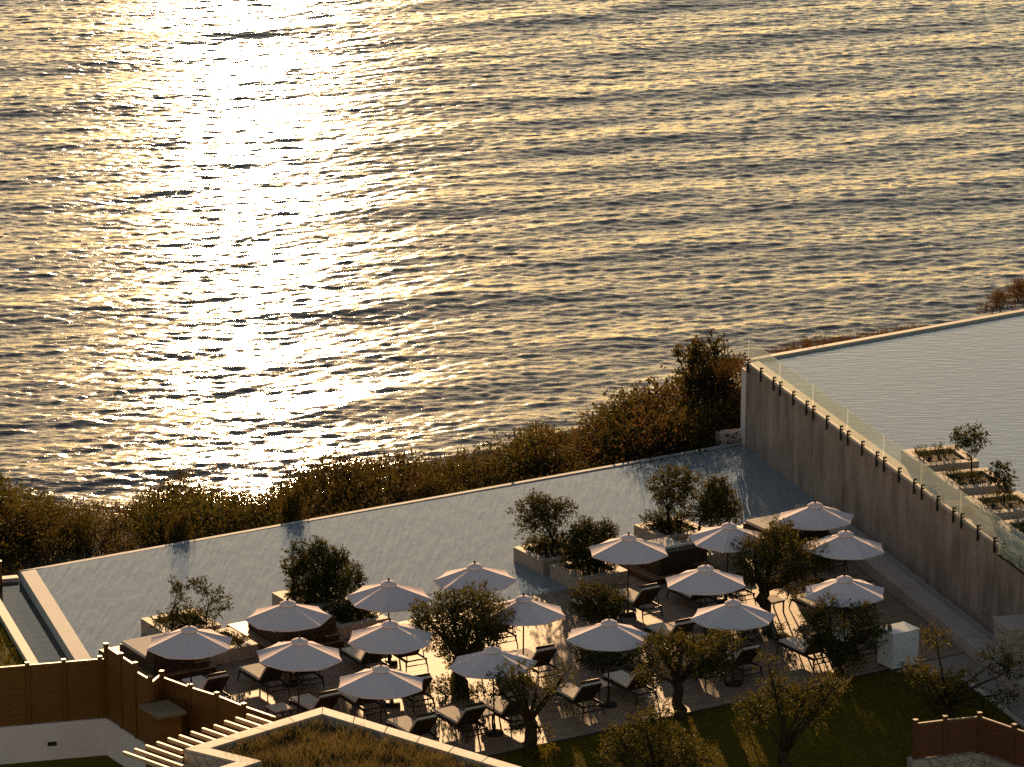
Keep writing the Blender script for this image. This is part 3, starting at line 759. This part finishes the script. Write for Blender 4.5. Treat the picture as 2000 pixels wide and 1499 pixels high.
# ---- daybeds on timber platforms, at the pool
def make_daybed():
    r = thing('daybed', '', 'daybed')
    # origin: back-left corner of the base, +X along A, -Y towards the camera
    b_ = MB().box(0, 1.85, -2.35, 0, .24, .56).build('base', 'wicker', r, bevel=.012)
    for k in range(5): MB().box(-.012, 1.862, -2.362, .012, .275 + k * .055, .295 + k * .055).build('weave_band', 'wicker', b_)
    MB().box(.03, 1.82, -1.7, -.03, .563, .66).build('mattress', 'cushion', r, bevel=.03)
    MB().hexa([(.0, -2.35, .563), (1.85, -2.35, .563), (1.85, -1.72, .563), (0, -1.72, .563), (.0, -2.35, .98), (1.85, -2.35, .98), (1.85, -1.98, .98), (0, -1.98, .98)]).build('backrest', 'wicker', r, bevel=.02)
    for k in range(2): MB().hexa([(.06 + k * .9, -1.95, .70), (.88 + k * .9, -1.95, .70), (.88 + k * .9, -1.64, .663), (.06 + k * .9, -1.64, .663), (.06 + k * .9, -2.03, 1.06), (.88 + k * .9, -2.03, 1.06), (.88 + k * .9, -1.9, 1.06), (.06 + k * .9, -1.9, 1.06)]).build('pillow', 'cushion', r, bevel=.04)
    return r
def make_platform():
    r = thing('timber_platform', '', 'platform')
    MB().box(-.35, 2.0, -2.55, .75, -.3, .185).build('base', 'wicker', r)
    me = MB().box(-.36, 2.01, 0, .10, .187, .215).mesh('slat', 'wood')
    y = -2.56
    while y < .66: link('slat', me, r, (0, y, 0)); y += .112
    return r
DAY = [(233, 1254, 'dark wicker daybed at far left under the parasol by the fence', 'leftmost timber platform, under the daybed by the fence'),
       (484, 1205, 'dark wicker daybed between the two left planter rows', 'timber platform reaching into the pool between the two left planter rows'),
       (1212, 1067, 'dark wicker daybed right of the big dark planter shrub', 'timber platform right of the big dark planter shrub'),
       (1451, 1018, 'dark wicker daybed nearest the big concrete wall', 'timber platform nearest the big concrete wall')]
db = make_daybed(); pf = make_platform()
for i, (x, y, l1, l2) in enumerate(DAY):
    o = db if i == 0 else copy_tree(db); p = P(x, y, .6); o.location = (p.x, p.y, -.02); o.rotation_euler = (0, 0, RA); o['label'] = l1; o['group'] = 'wicker daybeds at the pool'
    o = pf if i == 0 else copy_tree(pf); o.location = (p.x, p.y, 0); o.rotation_euler = (0, 0, RA); o['label'] = l2; o['group'] = 'timber platforms under the daybeds'
# cube side tables beside the daybeds, one with a lantern
def cube_table(p, lab):
    r = thing('cube_table', lab, 'table', (p.x, p.y, .002), RA, 'dark cube tables beside the daybeds')
    MB().box(-.24, .24, -.24, .24, 0, .40).build('body', 'wicker', r, bevel=.01); MB().box(-.25, .25, -.25, .25, .403, .43).build('top', 'wood', r); return r
for (x, y), (_, _, l1, _) in zip([(388, 1288), (642, 1237), (1360, 1097)], DAY):
    cube_table(P(x, y, .42), 'small dark cube table beside the ' + l1.replace('dark wicker ', ''))
lpn = P(384, 1284, .435)
ln = thing('lantern', 'small glass lantern on the cube table beside the leftmost daybed', 'lantern', lpn, RA)
MB().tube([(0, 0, .004), (0, 0, .17)], [.055, .055], 12).build('glass_body', 'candle', ln, True)
MB().tube([(0, 0, .172), (0, 0, .19)], [.062, .05], 12).build('lid', 'metal', ln, True)

# ---- white counter with bottles
cp = P(1743, 1311, 0)
ct = thing('bar_counter', 'white box-shaped bar counter at the edge of the deck', 'counter', (cp.x, cp.y, .002), RA)
MB().box(0, .98, 0, .78, .04, 1.14).build('body', 'white', ct, bevel=.01)
MB().box(-.02, 1.0, -.02, .80, 1.143, 1.18).build('top', 'white', ct, bevel=.006)
MB().box(.04, .94, .04, .74, 0, .038).build('plinth', 'metal', ct)
for k, (x, y, h, cap_) in enumerate(((.10, .60, .26, 'candle'), (.16, .44, .22, 'metal'), (.09, .26, .24, 'metal'))):
    q = cp + A * x + C * y
    b_ = thing('bottle', ['amber bottle at the back left of the white counter top', 'short amber bottle between two others on the white counter', 'amber bottle nearest the front left corner of the white counter'][k], 'bottle', (q.x, q.y, 1.184), 0, 'bottles on the white counter')
    MB().tube([(0, 0, 0), (0, 0, h * .6), (0, 0, h * .75), (0, 0, h * .93)], [.04, .04, .015, .015], 10).build('glass_body', 'bottle', b_, True)
    MB().tube([(0, 0, h * .932), (0, 0, h)], [.017, .017], 8).build('cap', cap_, b_, True)

# ================================================================== PLANTERS
def make_planter(w, h, th, z0):
    r = thing('planter', '', 'planter')
    # origin back-left outer corner
    mb = MB(); mb.box(0, w, -th, 0, z0, h); mb.box(0, w, -w, -w + th, z0, h); mb.box(0, th, -w + th + .001, -th - .001, z0, h); mb.box(w - th, w, -w + th + .001, -th - .001, z0, h)
    mb.build('box', 'stone', r)
    MB().box(th + .002, w - th - .002, -w + th + .002, -th - .002, z0 + .02, h - .06).build('soil', 'soil', r)
    return r
PW_ = 1.85
PLT = [(275, 1208, 'stone planter at far left in the pool, two thin young trees'), (345, 1245, 'stone planter partly under the leftmost parasol, dark low shrub'),
       (531, 1158, 'stone planter in the pool holding the big bushy shrub, left half'), (603, 1195, 'stone planter with clipped low hedge and small round tree, left half'),
       (1003, 1069, 'stone planter in the pool with airy multi-stem olive, mid picture'), (1074, 1103, 'stone planter holding the big dark shrub, mid picture'),
       (1238, 1025, 'stone planter by the pool with open olive and low hedge'), (1306, 1060, 'stone planter with the round-crowned tree, half under a parasol')]
pp = make_planter(PW_, .42, .27, -.35); PL = {}
for i, (x, y, lab) in enumerate(PLT):
    o = pp if i == 0 else copy_tree(pp); p = P(x, y, .42); o.location = (p.x, p.y, 0); o.rotation_euler = (0, 0, RA); o['label'] = lab; o['group'] = 'stone planters along the lower pool'
    PL[i] = p + A * PW_ / 2 - C * PW_ / 2
UPL = [(1760, 879, 'upper pool stone planter with low grasses, farthest of the row'), (1820, 923, 'upper pool stone planter with taller thin tree, second of the row'),
       (1882, 970, 'upper pool stone planter with thin upright young tree, third of the row'), (1945, 1018, 'upper pool stone planter cut off at the right picture edge')]
up = make_planter(1.95, .34, .3, -.05)
for i, (x, y, lab) in enumerate(UPL):
    o = up if i == 0 else copy_tree(up); p = P(x, y, UZ + .34); o.location = (p.x, p.y, UZ); o.rotation_euler = (0, 0, RB); o['label'] = lab; o['group'] = 'stone planters in the upper pool'
    PL[10 + i] = p + A2 * .97 - B * .97

# ================================================================== PLANTS
def plant_mesh(name, parts, m_): v, f = merge(parts); return np_mesh(name, v, f, m_)
def tree(name, label, base, stems, blobs, m_='olive', leaf=(.115, .042), trunk_r=.12, dens=2600, cat='tree', group=None, shell=.35, fork=.38, depth=.55, lean=0):
    """base: world point; stems/blobs: survey points (px, py[, r px]) in the upright plane through the base."""
    t_ = thing(name, label, cat, base, 0, group); Y = base.y
    cs_ = []; parts = []
    for (x, y, r) in blobs:
        rm = r * (base - cam.location).length / FPX
        p = PY(x, y, Y); p.y += random.uniform(-depth, depth); p.z += 0
        p.z = max(p.z, base.z + .15); cs_.append((p - base, rm))
        n_ = int(2.3 * dens * rm * rm) + 60
        q = p - base
        parts.append(blob_leaves((q.x, q.y, q.z), (rm, rm * 1.1, rm * .88), n_, leaf[0], leaf[1], .25, shell))
    # wood
    mb = MB(); zt = max(c.z for c, r in cs_); fk = Vector((lean, 0, zt * fork)); 
    if stems: fk = PY(stems[0][0], stems[0][1], Y) - base
    npts = 6; pts = []; rad = []
    for i in range(npts):
        u = i / (npts - 1); w = Vector((random.uniform(-1, 1), random.uniform(-1, 1), 0)) * trunk_r * .45 * (0 < i)
        pts.append(fk * u + w); rad.append(trunk_r * (1.35 - .55 * u if u < .3 else 1.17 - .3 * u) * random.uniform(.92, 1.08))
    pts[0] = Vector((0, 0, -.06)); mb.tube(pts, rad, 9); end = pts[-1]
    lim = MB()
    for c, r in sorted(cs_, key=lambda q: -q[1]):
        mid = end.lerp(c, .5) + Vector((random.uniform(-.1, .1), random.uniform(-.12, .12), .06 * random.uniform(-1, 1.5)))
        r0 = trunk_r * random.uniform(.38, .58)
        lim.tube([end - fk.normalized() * trunk_r * .5, end.lerp(mid, .55), mid, mid.lerp(c, .6), c + Vector((0, 0, r * .3))], [r0, r0 * .8, r0 * .62, r0 * .42, r0 * .15], 6)
        for k in range(3):
            e = c + Vector(tuple(rng.normal(size=3))).normalized() * r * .85; lim.tube([mid.lerp(c, .7), mid.lerp(e, .75), e], [r0 * .3, r0 * .18, r0 * .05], 5)
    tk = mb.build('trunk', 'barkm', t_, True); lim.build('limbs', 'barkm', tk, True)
    link('crown', plant_mesh('crown', parts, m_), t_)
    return t_
def shrub(name, label, base, blobs, m_='shrub', leaf=(.085, .040), dens=5200, cat='shrub', group=None, depth=.3, up=.5, shell=.12):
    t_ = thing(name, label, cat, base, 0, group); parts = []; mb = MB()
    for (x, y, rx, rz) in blobs:
        k = (base - cam.location).length / FPX; p = PY(x, y, base.y) - base; p.y += random.uniform(-depth, depth)
        a, c = rx * k, rz * k; p.z = max(p.z, c * .55)
        parts.append(blob_leaves((p.x, p.y, p.z), (a, a, c), int(1.7 * dens * a * c) + 80, leaf[0], leaf[1], up, shell))
        mb.tube([(p.x * .3, p.y * .3, -.05), (p.x * .8, p.y * .8, p.z * .5), (p.x, p.y, p.z)], [.03, .022, .01], 5)
    for v, f in parts: v[:, 2] = np.maximum(v[:, 2], .015)
    mb.build('stems', 'barkm', t_, True); link('foliage', plant_mesh('foliage', parts, m_), t_)
    return t_
def sit(k, dx=0, dy=0, z=.36):                # a spot on the soil of planter k
    p = PL[k]; ax, ay = (A, C) if k < 10 else (A2, B); p = p + ax * dx + ay * dy; return Vector((p.x, p.y, z if k < 10 else UZ + .28))

tree('olive_tree', 'large bushy olive tree in left centre of the deck, full round crown', P(897, 1345), [(895, 1285)],
     [(858, 1222, 44), (918, 1200, 46), (966, 1212, 38), (905, 1250, 42), (940, 1168, 24), (828, 1205, 22), (880, 1188, 30), (945, 1245, 26)], trunk_r=.21)
tree('olive_tree', 'gnarled olive with thick bare trunk in front of the shaded loungers', P(1040, 1470, -.07), [(1036, 1402)],
     [(975, 1345, 22), (1008, 1332, 22), (1047, 1338, 24), (1085, 1352, 13), (1106, 1328, 14), (985, 1318, 18), (1020, 1312, 16), (1058, 1430, 10), (1012, 1425, 10)], trunk_r=.17, dens=1500, shell=.1)
tree('olive_tree', 'single-trunk olive at the lawn edge, right of the front loungers', P(1327, 1403, -.07), [(1325, 1335)],
     [(1285, 1272, 30), (1330, 1292, 36), (1380, 1268, 30), (1405, 1292, 28), (1422, 1252, 18), (1270, 1310, 20), (1330, 1256, 20), (1370, 1305, 22)], trunk_r=.16)
tree('olive_tree', 'olive with V-shaped trunk rising from the front lawn', P(1540, 1525, -.07), [(1528, 1462)],
     [(1470, 1376, 28), (1520, 1352, 32), (1508, 1322, 20), (1570, 1366, 32), (1622, 1352, 25), (1592, 1385, 24), (1500, 1300, 13), (1630, 1325, 13)], trunk_r=.17, dens=1700, shell=.1)
tree('olive_tree', 'wide forked olive beside the white counter', P(1637, 1322), [(1637, 1300)],
     [(1590, 1242, 28), (1640, 1255, 30), (1692, 1240, 28), (1622, 1202, 24), (1682, 1208, 22), (1655, 1282, 20), (1588, 1208, 14), (1605, 1275, 16)], trunk_r=.16, dens=2300, shell=.1)
tree('olive_tree', 'dense dark olive in the middle of the right deck, wide flat crown', P(1490, 1203), [(1492, 1150)],
     [(1472, 1090, 36), (1525, 1076, 38), (1572, 1096, 34), (1500, 1118, 32), (1548, 1128, 28), (1612, 1092, 18), (1520, 1050, 20), (1460, 1118, 18)], trunk_r=.2)
tree('olive_tree', 'many-stemmed young olive on the lawn at right near the path', P(1857, 1402, -.07), [(1852, 1372)],
     [(1830, 1258, 22), (1790, 1326, 28), (1816, 1322, 22), (1850, 1340, 22), (1882, 1340, 25), (1950, 1302, 26), (1975, 1312, 16), (1926, 1370, 20), (1968, 1362, 13), (1822, 1362, 22)], trunk_r=.11, dens=1600, shell=.1)
tree('olive_tree', 'olive crown rising from the bottom edge of the lawn, mid picture', P(1290, 1580, -.07), [(1288, 1530)],
     [(1210, 1452, 28), (1260, 1432, 32), (1312, 1442, 32), (1350, 1472, 25), (1262, 1482, 36), (1322, 1490, 28), (1290, 1406, 16), (1200, 1482, 22)], trunk_r=.14, dens=2200, shell=.1)
tree('olive_tree', 'bushy young olive in mid deck between parasols', P(1196, 1236), [(1200, 1215)],
     [(1150, 1170, 24), (1185, 1160, 22), (1170, 1195, 24), (1200, 1186, 18), (1218, 1166, 7), (1140, 1190, 15)], trunk_r=.11)

# planter plants
shrub('low_shrub', 'low rounded shrub in the far left stone planter', sit(0), [(330, 1214, 26, 14), (365, 1208, 30, 18), (395, 1218, 24, 14)])
tree('young_tree', 'thin young tree with dark tufts, left of the two at far left', sit(0, -.1, .35), None, [(340, 1140, 9), (350, 1155, 10), (372, 1146, 11), (352, 1175, 8), (386, 1142, 8), (345, 1150, 7)], 'shrub', (.09, .045), .024, 1700, shell=0, fork=.3, depth=.15)
tree('young_tree', 'thin young tree with dark tufts, right of the two at far left', sit(0, .7, -.4), None, [(402, 1150, 10), (396, 1165, 8), (416, 1172, 9), (435, 1172, 9), (422, 1192, 10), (438, 1186, 7), (425, 1160, 6)], 'shrub', (.09, .045), .024, 1700, shell=0, fork=.3, depth=.15)
shrub('low_shrub', 'dark low shrub right under the leftmost parasol', sit(1), [(420, 1246, 24, 12), (455, 1250, 26, 10), (390, 1255, 20, 9)])
shrub('tall_shrub', 'big bushy upright shrub in the left planters', sit(2), [(590, 1135, 30, 42), (625, 1112, 32, 50), (655, 1125, 30, 45), (610, 1160, 42, 22), (645, 1150, 40, 25), (622, 1078, 16, 18), (660, 1092, 14, 16)], dens=6000, up=1.0)
tree('young_tree', 'sparse tree leaning out left of the big bushy shrub', sit(2, -.5, .3), None, [(575, 1085, 12), (562, 1105, 9), (590, 1075, 12), (602, 1090, 11), (585, 1110, 10)], 'shrub', (.10, .050), .03, 2800, shell=0, fork=.4, depth=.2)
shrub('clipped_hedge', 'clipped low hedge in the planter beside the big bushy shrub', sit(3), [(655, 1200, 22, 13), (682, 1196, 26, 15), (712, 1198, 24, 14), (690, 1205, 30, 12)])
tree('young_tree', 'small round-crowned tree rising from the clipped hedge', sit(3, -.2, .25), None, [(688, 1128, 17), (683, 1142, 14), (696, 1140, 14), (690, 1115, 11)], 'shrub', (.085, .04), .03, 3400, shell=.2, fork=.5, depth=.1)
tree('olive_tree', 'airy multi-stem olive in a pool planter, mid picture', sit(4, 0, 0), None, [(1040, 1000, 20), (1070, 995, 20), (1095, 1000, 15), (1030, 1030, 14), (1055, 1015, 20), (1085, 1025, 14), (1110, 990, 9), (1013, 1005, 8), (1052, 985, 12)], 'olive', (.105, .046), .05, 3200, shell=.1, fork=.3, depth=.35)
shrub('low_shrub', 'low shrub at the foot of the airy multi-stem olive', sit(4), [(1050, 1068, 22, 14), (1080, 1062, 22, 13), (1062, 1076, 26, 10), (1100, 1058, 16, 12)])
shrub('tall_shrub', 'big dark dense shrub in a planter, mid picture', sit(5), [(1120, 1072, 26, 36), (1150, 1062, 30, 42), (1185, 1072, 26, 40), (1145, 1095, 40, 24), (1140, 1032, 18, 20), (1182, 1035, 12, 16), (1175, 1095, 30, 20)], dens=6000, up=.9)
tree('olive_tree', 'open-crowned olive in the planter nearest the far pool edge', sit(6, -.1, .1), None, [(1290, 962, 16), (1305, 935, 14), (1328, 930, 15), (1350, 945, 14), (1345, 972, 16), (1318, 960, 18), (1300, 982, 12), (1335, 990, 10), (1282, 945, 8)], 'olive', (.105, .046), .055, 3400, shell=.1, fork=.35, depth=.35)
shrub('clipped_hedge', 'clipped low hedge under the open-crowned olive', sit(6), [(1275, 1022, 20, 16), (1305, 1018, 26, 15), (1335, 1020, 24, 13), (1300, 1028, 36, 10)])
tree('young_tree', 'dense round-crowned tree behind a parasol by the pool', sit(7, -.1, .3), None, [(1400, 962, 24), (1385, 985, 22), (1415, 985, 24), (1400, 1005, 26), (1375, 1005, 12), (1425, 1005, 14), (1400, 948, 12)], 'olive', (.10, .046), .05, 4000, shell=.2, fork=.4, depth=.2)
shrub('low_shrub', 'dark low shrub at the foot of the round-crowned tree', sit(7), [(1375, 1072, 20, 10), (1405, 1066, 22, 10)])
shrub('low_shrub', 'low spiky grasses in the farthest upper pool planter', sit(10), [(1805, 890, 18, 12), (1830, 886, 24, 10), (1850, 892, 18, 9), (1792, 882, 5, 14), (1835, 878, 3, 12)], up=1.6, leaf=(.055, .02), dens=5000)
shrub('low_shrub', 'dark ground planting in the second upper pool planter', sit(11), [(1865, 935, 22, 10), (1890, 933, 26, 11), (1910, 936, 20, 10)], leaf=(.05, .026), dens=6500)
tree('young_tree', 'thin young tree with loose crown in the upper pool planters', sit(11, 0, 0), None, [(1876, 850, 10), (1892, 855, 10), (1905, 848, 10), (1888, 872, 11), (1902, 868, 8), (1918, 862, 6), (1870, 865, 7)], 'shrub', (.10, .05), .028, 3000, shell=0, fork=.42, depth=.15)
shrub('low_shrub', 'dark ground planting in the third upper pool planter', sit(12), [(1928, 982, 20, 9), (1955, 980, 26, 10), (1980, 985, 18, 9)], leaf=(.05, .026), dens=6500)
tree('young_tree', 'thin upright young tree near the right picture edge', sit(12, 0, 0), None, [(1942, 922, 6), (1953, 912, 5), (1962, 920, 6), (1952, 940, 8), (1972, 935, 7), (1960, 955, 8), (1940, 935, 5), (1970, 950, 6)], 'shrub', (.10, .05), .026, 3400, shell=0, fork=.3, depth=.12)
shrub('low_shrub', 'ground planting behind the short yellowish glass at right', sit(13), [(1990, 1035, 20, 12), (2015, 1032, 24, 12)], leaf=(.05, .026), dens=6500)
# planting beds sunk in the deck
for lab, bx, by, bl in (('wide low planting bed under the parasol in mid deck', 1190, 1302, [(1150, 1290, 34, 15), (1190, 1284, 36, 18), (1228, 1290, 34, 15), (1175, 1298, 46, 12), (1255, 1296, 22, 10)]),
                        ('low dark planting bed behind the sunlit lounger on the right deck', 1495, 1246, [(1475, 1236, 26, 9), (1505, 1234, 28, 10), (1525, 1240, 18, 8)]),
                        ('low planting at the foot of the bushy olive', 888, 1362, [(855, 1350, 18, 15), (880, 1346, 20, 18), (900, 1352, 22, 14), (930, 1358, 22, 12)]),
                        ('dark shrub hanging by the stone pier at the right picture edge', 2005, 1262, [(1995, 1215, 14, 24), (2010, 1235, 16, 24)])):
    shrub('planting_bed', lab, P(bx, by, .01), bl, 'shrub', (.09, .034), 4200, 'planting', None, .5, .8)
shrub('low_shrub', 'small green clump at the lawn corner by the gnarled olive', P(1075, 1482, -.06), [(1070, 1474, 16, 10), (1052, 1480, 14, 8)], 'grass')

# ---- coastal scrub: individual bushes, shared shapes
def bush_variant(kind, seed):
    parts = []
    if kind == 'round':
        for k in range(7):
            a = rng.uniform(0, 2 * pi); r = rng.uniform(.0, .5); parts.append(blob_leaves((cos(a) * r, sin(a) * r, rng.uniform(.25, .62)), (.48, .48, .36), 620, .10, .045, .5, .5))
    else:
        for k in range(34):
            a = rng.uniform(0, 2 * pi); r = rng.uniform(0, .75) ; h = rng.uniform(.6, 1.05) * (1 - .3 * r); n_ = 110
            tt = rng.uniform(.05, 1, n_)[:, None]; lean = np.array([rng.normal() * .16, rng.normal() * .16, h])
            cen = np.array([cos(a) * r, sin(a) * r, 0]) + tt * lean + rng.normal(size=(n_, 3)) * .035
            dirs_ = norm(np.array([0, 0, .9]) + rng.normal(size=(n_, 3)) * .6); parts.append(leaf_quads(cen, dirs_, .10, .034))
    v, f = merge(parts); v[:, 2] = np.maximum(v[:, 2], -.1); return v, f
BV = []
for i in range(4): v, f = bush_variant('round', i); BV.append((np_mesh('bush_round', v, f, 'scrubleaf'), np_mesh('bush_round_rust', v, f, 'rustleaf')))
for i in range(4): v, f = bush_variant('stems', i); BV.append((np_mesh('bush_stems', v, f, 'scrubleaf'), np_mesh('bush_stems_rust', v, f, 'rustleaf')))
mass = {'scrubleaf': [], 'rustleaf': [], 'greenscrub': []}
def mass_add(k, rust, p, h, w):
    me = BV[k][0]; v = np.empty(len(me.vertices) * 3, np.float32); me.vertices.foreach_get('co', v); v = v.reshape(-1, 4, 3)
    v = v[rng.permutation(len(v))[:int(len(v) * .23)]].reshape(-1, 3).astype(float)
    a = random.uniform(0, 6.28); v = np.c_[v[:, 0] * cos(a) - v[:, 1] * sin(a), v[:, 0] * sin(a) + v[:, 1] * cos(a), v[:, 2]] * np.array([w, w, h]) + np.array(p)
    mass['rustleaf' if rust else ('greenscrub' if 'greenscrub' in mass and random.random() < .33 else 'scrubleaf')].append((v, np.arange(len(v)).reshape(-1, 4)))
for s in np.arange(S0, LEN + 3.5, .8):
    pl = float(np.interp(s, ss, plat)); d = random.uniform(.5, 1.8)
    while d < pl + 2.5:
        s_ = s + random.uniform(-.5, .5); g = ground_z(s_, d); p = far_l + E * s_ + EN * (d + .24) + Z * g
        x, y = px_of(p); top_y = outline(x) + random.uniform(-12, 20); ppm = FPX / (p - cam.location).length * cos(TH)
        hmax = min((y - top_y) / ppm, ((-.15 if d < 3 else .3) if x < 1230 else 1.3) - g); h = min(random.uniform(1.2, 3.2), hmax)
        bare = x < 330 and d < 5.5 and random.random() < .75
        if s_ > LEN - .6 and d < 1.6: h = 0
        if h > .45 and not bare:
            rust = random.random() < (.06 + .28 * min(1, max(0, (x - 700) / 600)))
            w = max(h, 1.0) * random.uniform(.75, 1.1); mass_add(random.randrange(8), rust, p - Z * .08, h, w)
        d += random.uniform(1.3, 2.4)
for key, lab in (('scrubleaf', 'dark olive-brown coastal scrub covering the slope between pool and sea'), ('rustleaf', 'rusty brown coastal scrub growing through the dark scrub above the sea'), ('greenscrub', 'greener coastal bushes scattered through the dark scrub above the sea')):
    v, f = merge(mass[key]); o = link('coastal_scrub', np_mesh('coastal_scrub', v, f, key)); tag(o, lab, 'scrub', None, 'stuff')
# the two bushes that stand high enough beyond the lip to be mirrored in the pool
for x, y0_, ztop, lab in ((383, 1058, .55, 'taller bush at the pool lip, mirrored in the water, far left'), (606, 1018, .75, 'taller bush at the pool lip mirrored in the water above the big bushy shrub')):
    q = P(x, y0_, 0); t_ = (q - far_l).dot(E); q = far_l + E * t_ + EN * 1.1; q.z = -1.3
    o = link('coastal_bush', BV[1][0], None, q, 1.0, (.62, .62, (ztop + 1.3))); tag(o, lab, 'bush', 'wild bushes of the coastal scrub band')
# big rounded bush by the wall end
for x, y, rr_, h, lab in ((1385, 770, 1.7, 2.4, 'big rounded golden-topped bush beside the seaward end of the big wall'),):
    s_ = (P(x, 880, 0) - far_l).dot(E); d = 7.0; g = ground_z(s_, d)
    q = far_l + E * s_ + EN * d; q = PY(x, y, q.y); o = link('coastal_bush', BV[0][0], None, (q.x, q.y, q.z - .5), .5, (rr_, rr_, h)); tag(o, lab, 'bush', 'wild bushes of the coastal scrub band')
# dry plants along the upper pool lip
OUT2 = [(1485, 690), (1520, 672), (1600, 655), (1700, 645), (1800, 632), (1880, 626), (1905, 610), (1925, 582), (1960, 562), (2000, 540), (2200, 480)]
def outline2(x):
    for (xa, ya), (xb, yb) in zip(OUT2, OUT2[1:]):
        if xa <= x <= xb: return ya + (yb - ya) * (x - xa) / (xb - xa)
    return 700
mass = {'scrubleaf': [], 'rustleaf': []}
for s in np.arange(.2, 30, .5):
    for d in (1.0, 2.2, 3.6):
        p = uf + u_far_dir * (s + random.uniform(-.2, .2)) + un * d; p.z = 2.2 - .12 * d; x, y = px_of(p)
        if x > 1890: p = p + un * 5.5; p.z = 1.1; x, y = px_of(p)
        ppm = FPX / (p - cam.location).length * cos(TH); h = min(3.2, (y - outline2(x) - random.uniform(-3, 6)) / ppm)
        if 1815 < x < 1895: h -= .25
        if h < .3: continue
        mass_add(random.choice((0, 1, 5)) if x > 1895 else random.randrange(4, 8), random.random() < .7, p, h, .75 * max(.7, h * .6))
v, f = merge(mass['scrubleaf'] + mass['rustleaf']); o = link('lip_scrub', np_mesh('lip_scrub', v, f, 'rustleaf')); tag(o, 'reddish dry scrub along the seaward lip of the upper pool', 'scrub', None, 'stuff')

# ---- grasses nobody could count
def in_poly(x, y, poly):
    c = False; n_ = len(poly)
    for i in range(n_):
        x1_, y1_, x2_, y2_ = poly[i].x, poly[i].y, poly[(i + 1) % n_].x, poly[(i + 1) % n_].y
        if (y1_ > y) != (y2_ > y) and x < (x2_ - x1_) * (y - y1_) / (y2_ - y1_) + x1_: c = not c
    return c
def blades(pts, length, width, lean, m_, name, label, cat):
    pts = np.array(pts); n_ = len(pts); d = norm(np.c_[rng.normal(size=(n_, 2)) * lean, np.ones(n_)]); L = length * rng.uniform(.5, 1.2, n_)[:, None]
    side = norm(np.c_[rng.normal(size=(n_, 2)), np.zeros(n_)]); bend = np.c_[rng.normal(size=(n_, 2)) * lean * .6, np.zeros(n_)] * L
    v = np.empty((n_, 5, 3)); v[:, 0] = pts - side * width / 2; v[:, 1] = pts + side * width / 2; v[:, 2] = pts + d * L * .55 + side * width * .35; v[:, 3] = pts + d * L * .55 - side * width * .35; v[:, 4] = pts + d * L + bend
    b = np.arange(n_)[:, None] * 5
    f = np.concatenate([b + np.array([[0, 1, 2]]), b + np.array([[0, 2, 3]]), b + np.array([[3, 2, 4]])])
    o = link(name, np_mesh(name, v.reshape(-1, 3), f, m_)); tag(o, label, cat, None, 'stuff'); return o
pts = []
vis = [P(880, 1500, -.07), P(1000, 1463, -.07), P(1720, 1306, -.07), P(1880, 1318, -.07), P(2020, 1430, -.07), P(2020, 1520, -.07), P(880, 1520, -.07)]
xs = [p.x for p in vis]; ys = [p.y for p in vis]
lawn_flat = [Vector((p.x, p.y, 0)) for p in lawn_poly]
while len(pts) < 60000:
    x = random.uniform(min(xs), max(xs)); y = random.uniform(min(ys), max(ys))
    if in_poly(x, y, vis) and in_poly(x, y, lawn_flat): pts.append((x, y, -.072))
blades(pts, .075, .016, .5, 'grass', 'lawn_grass', 'short dark green grass of the front lawn', 'grass')
pts = []
xs = [p.x for p in garden]; ys = [p.y for p in garden]
while len(pts) < 14000:
    x = random.uniform(-24, max(xs)); y = random.uniform(min(ys), max(ys))
    if in_poly(x, y, garden): pts.append((x, y, -.452))
blades(pts, .16, .022, .5, 'grass', 'garden_grass', 'rough green grass left of the overflow channel', 'grass')
pts = []
xs = [p.x for p in soil_poly]; ys = [p.y for p in soil_poly]
clumps = []
ylim = P(700, 1530, RZ).y
while len(clumps) < 420:
    x = random.uniform(min(xs), max(xs)); y = random.uniform(ylim, max(ys))
    if in_poly(x, y, soil_poly): clumps.append((x, y))
for cx_, cy_ in clumps:
    for k in range(random.choice((12, 20, 30, 45, 60))):
        x = cx_ + random.gauss(0, .11); y = cy_ + random.gauss(0, .11)
        if in_poly(x, y, soil_poly): pts.append((x, y, RZ - .285))
blades(pts, .42, .012, .38, 'drygrass', 'roof_grass', 'dry golden grasses covering the planted roof', 'grass')
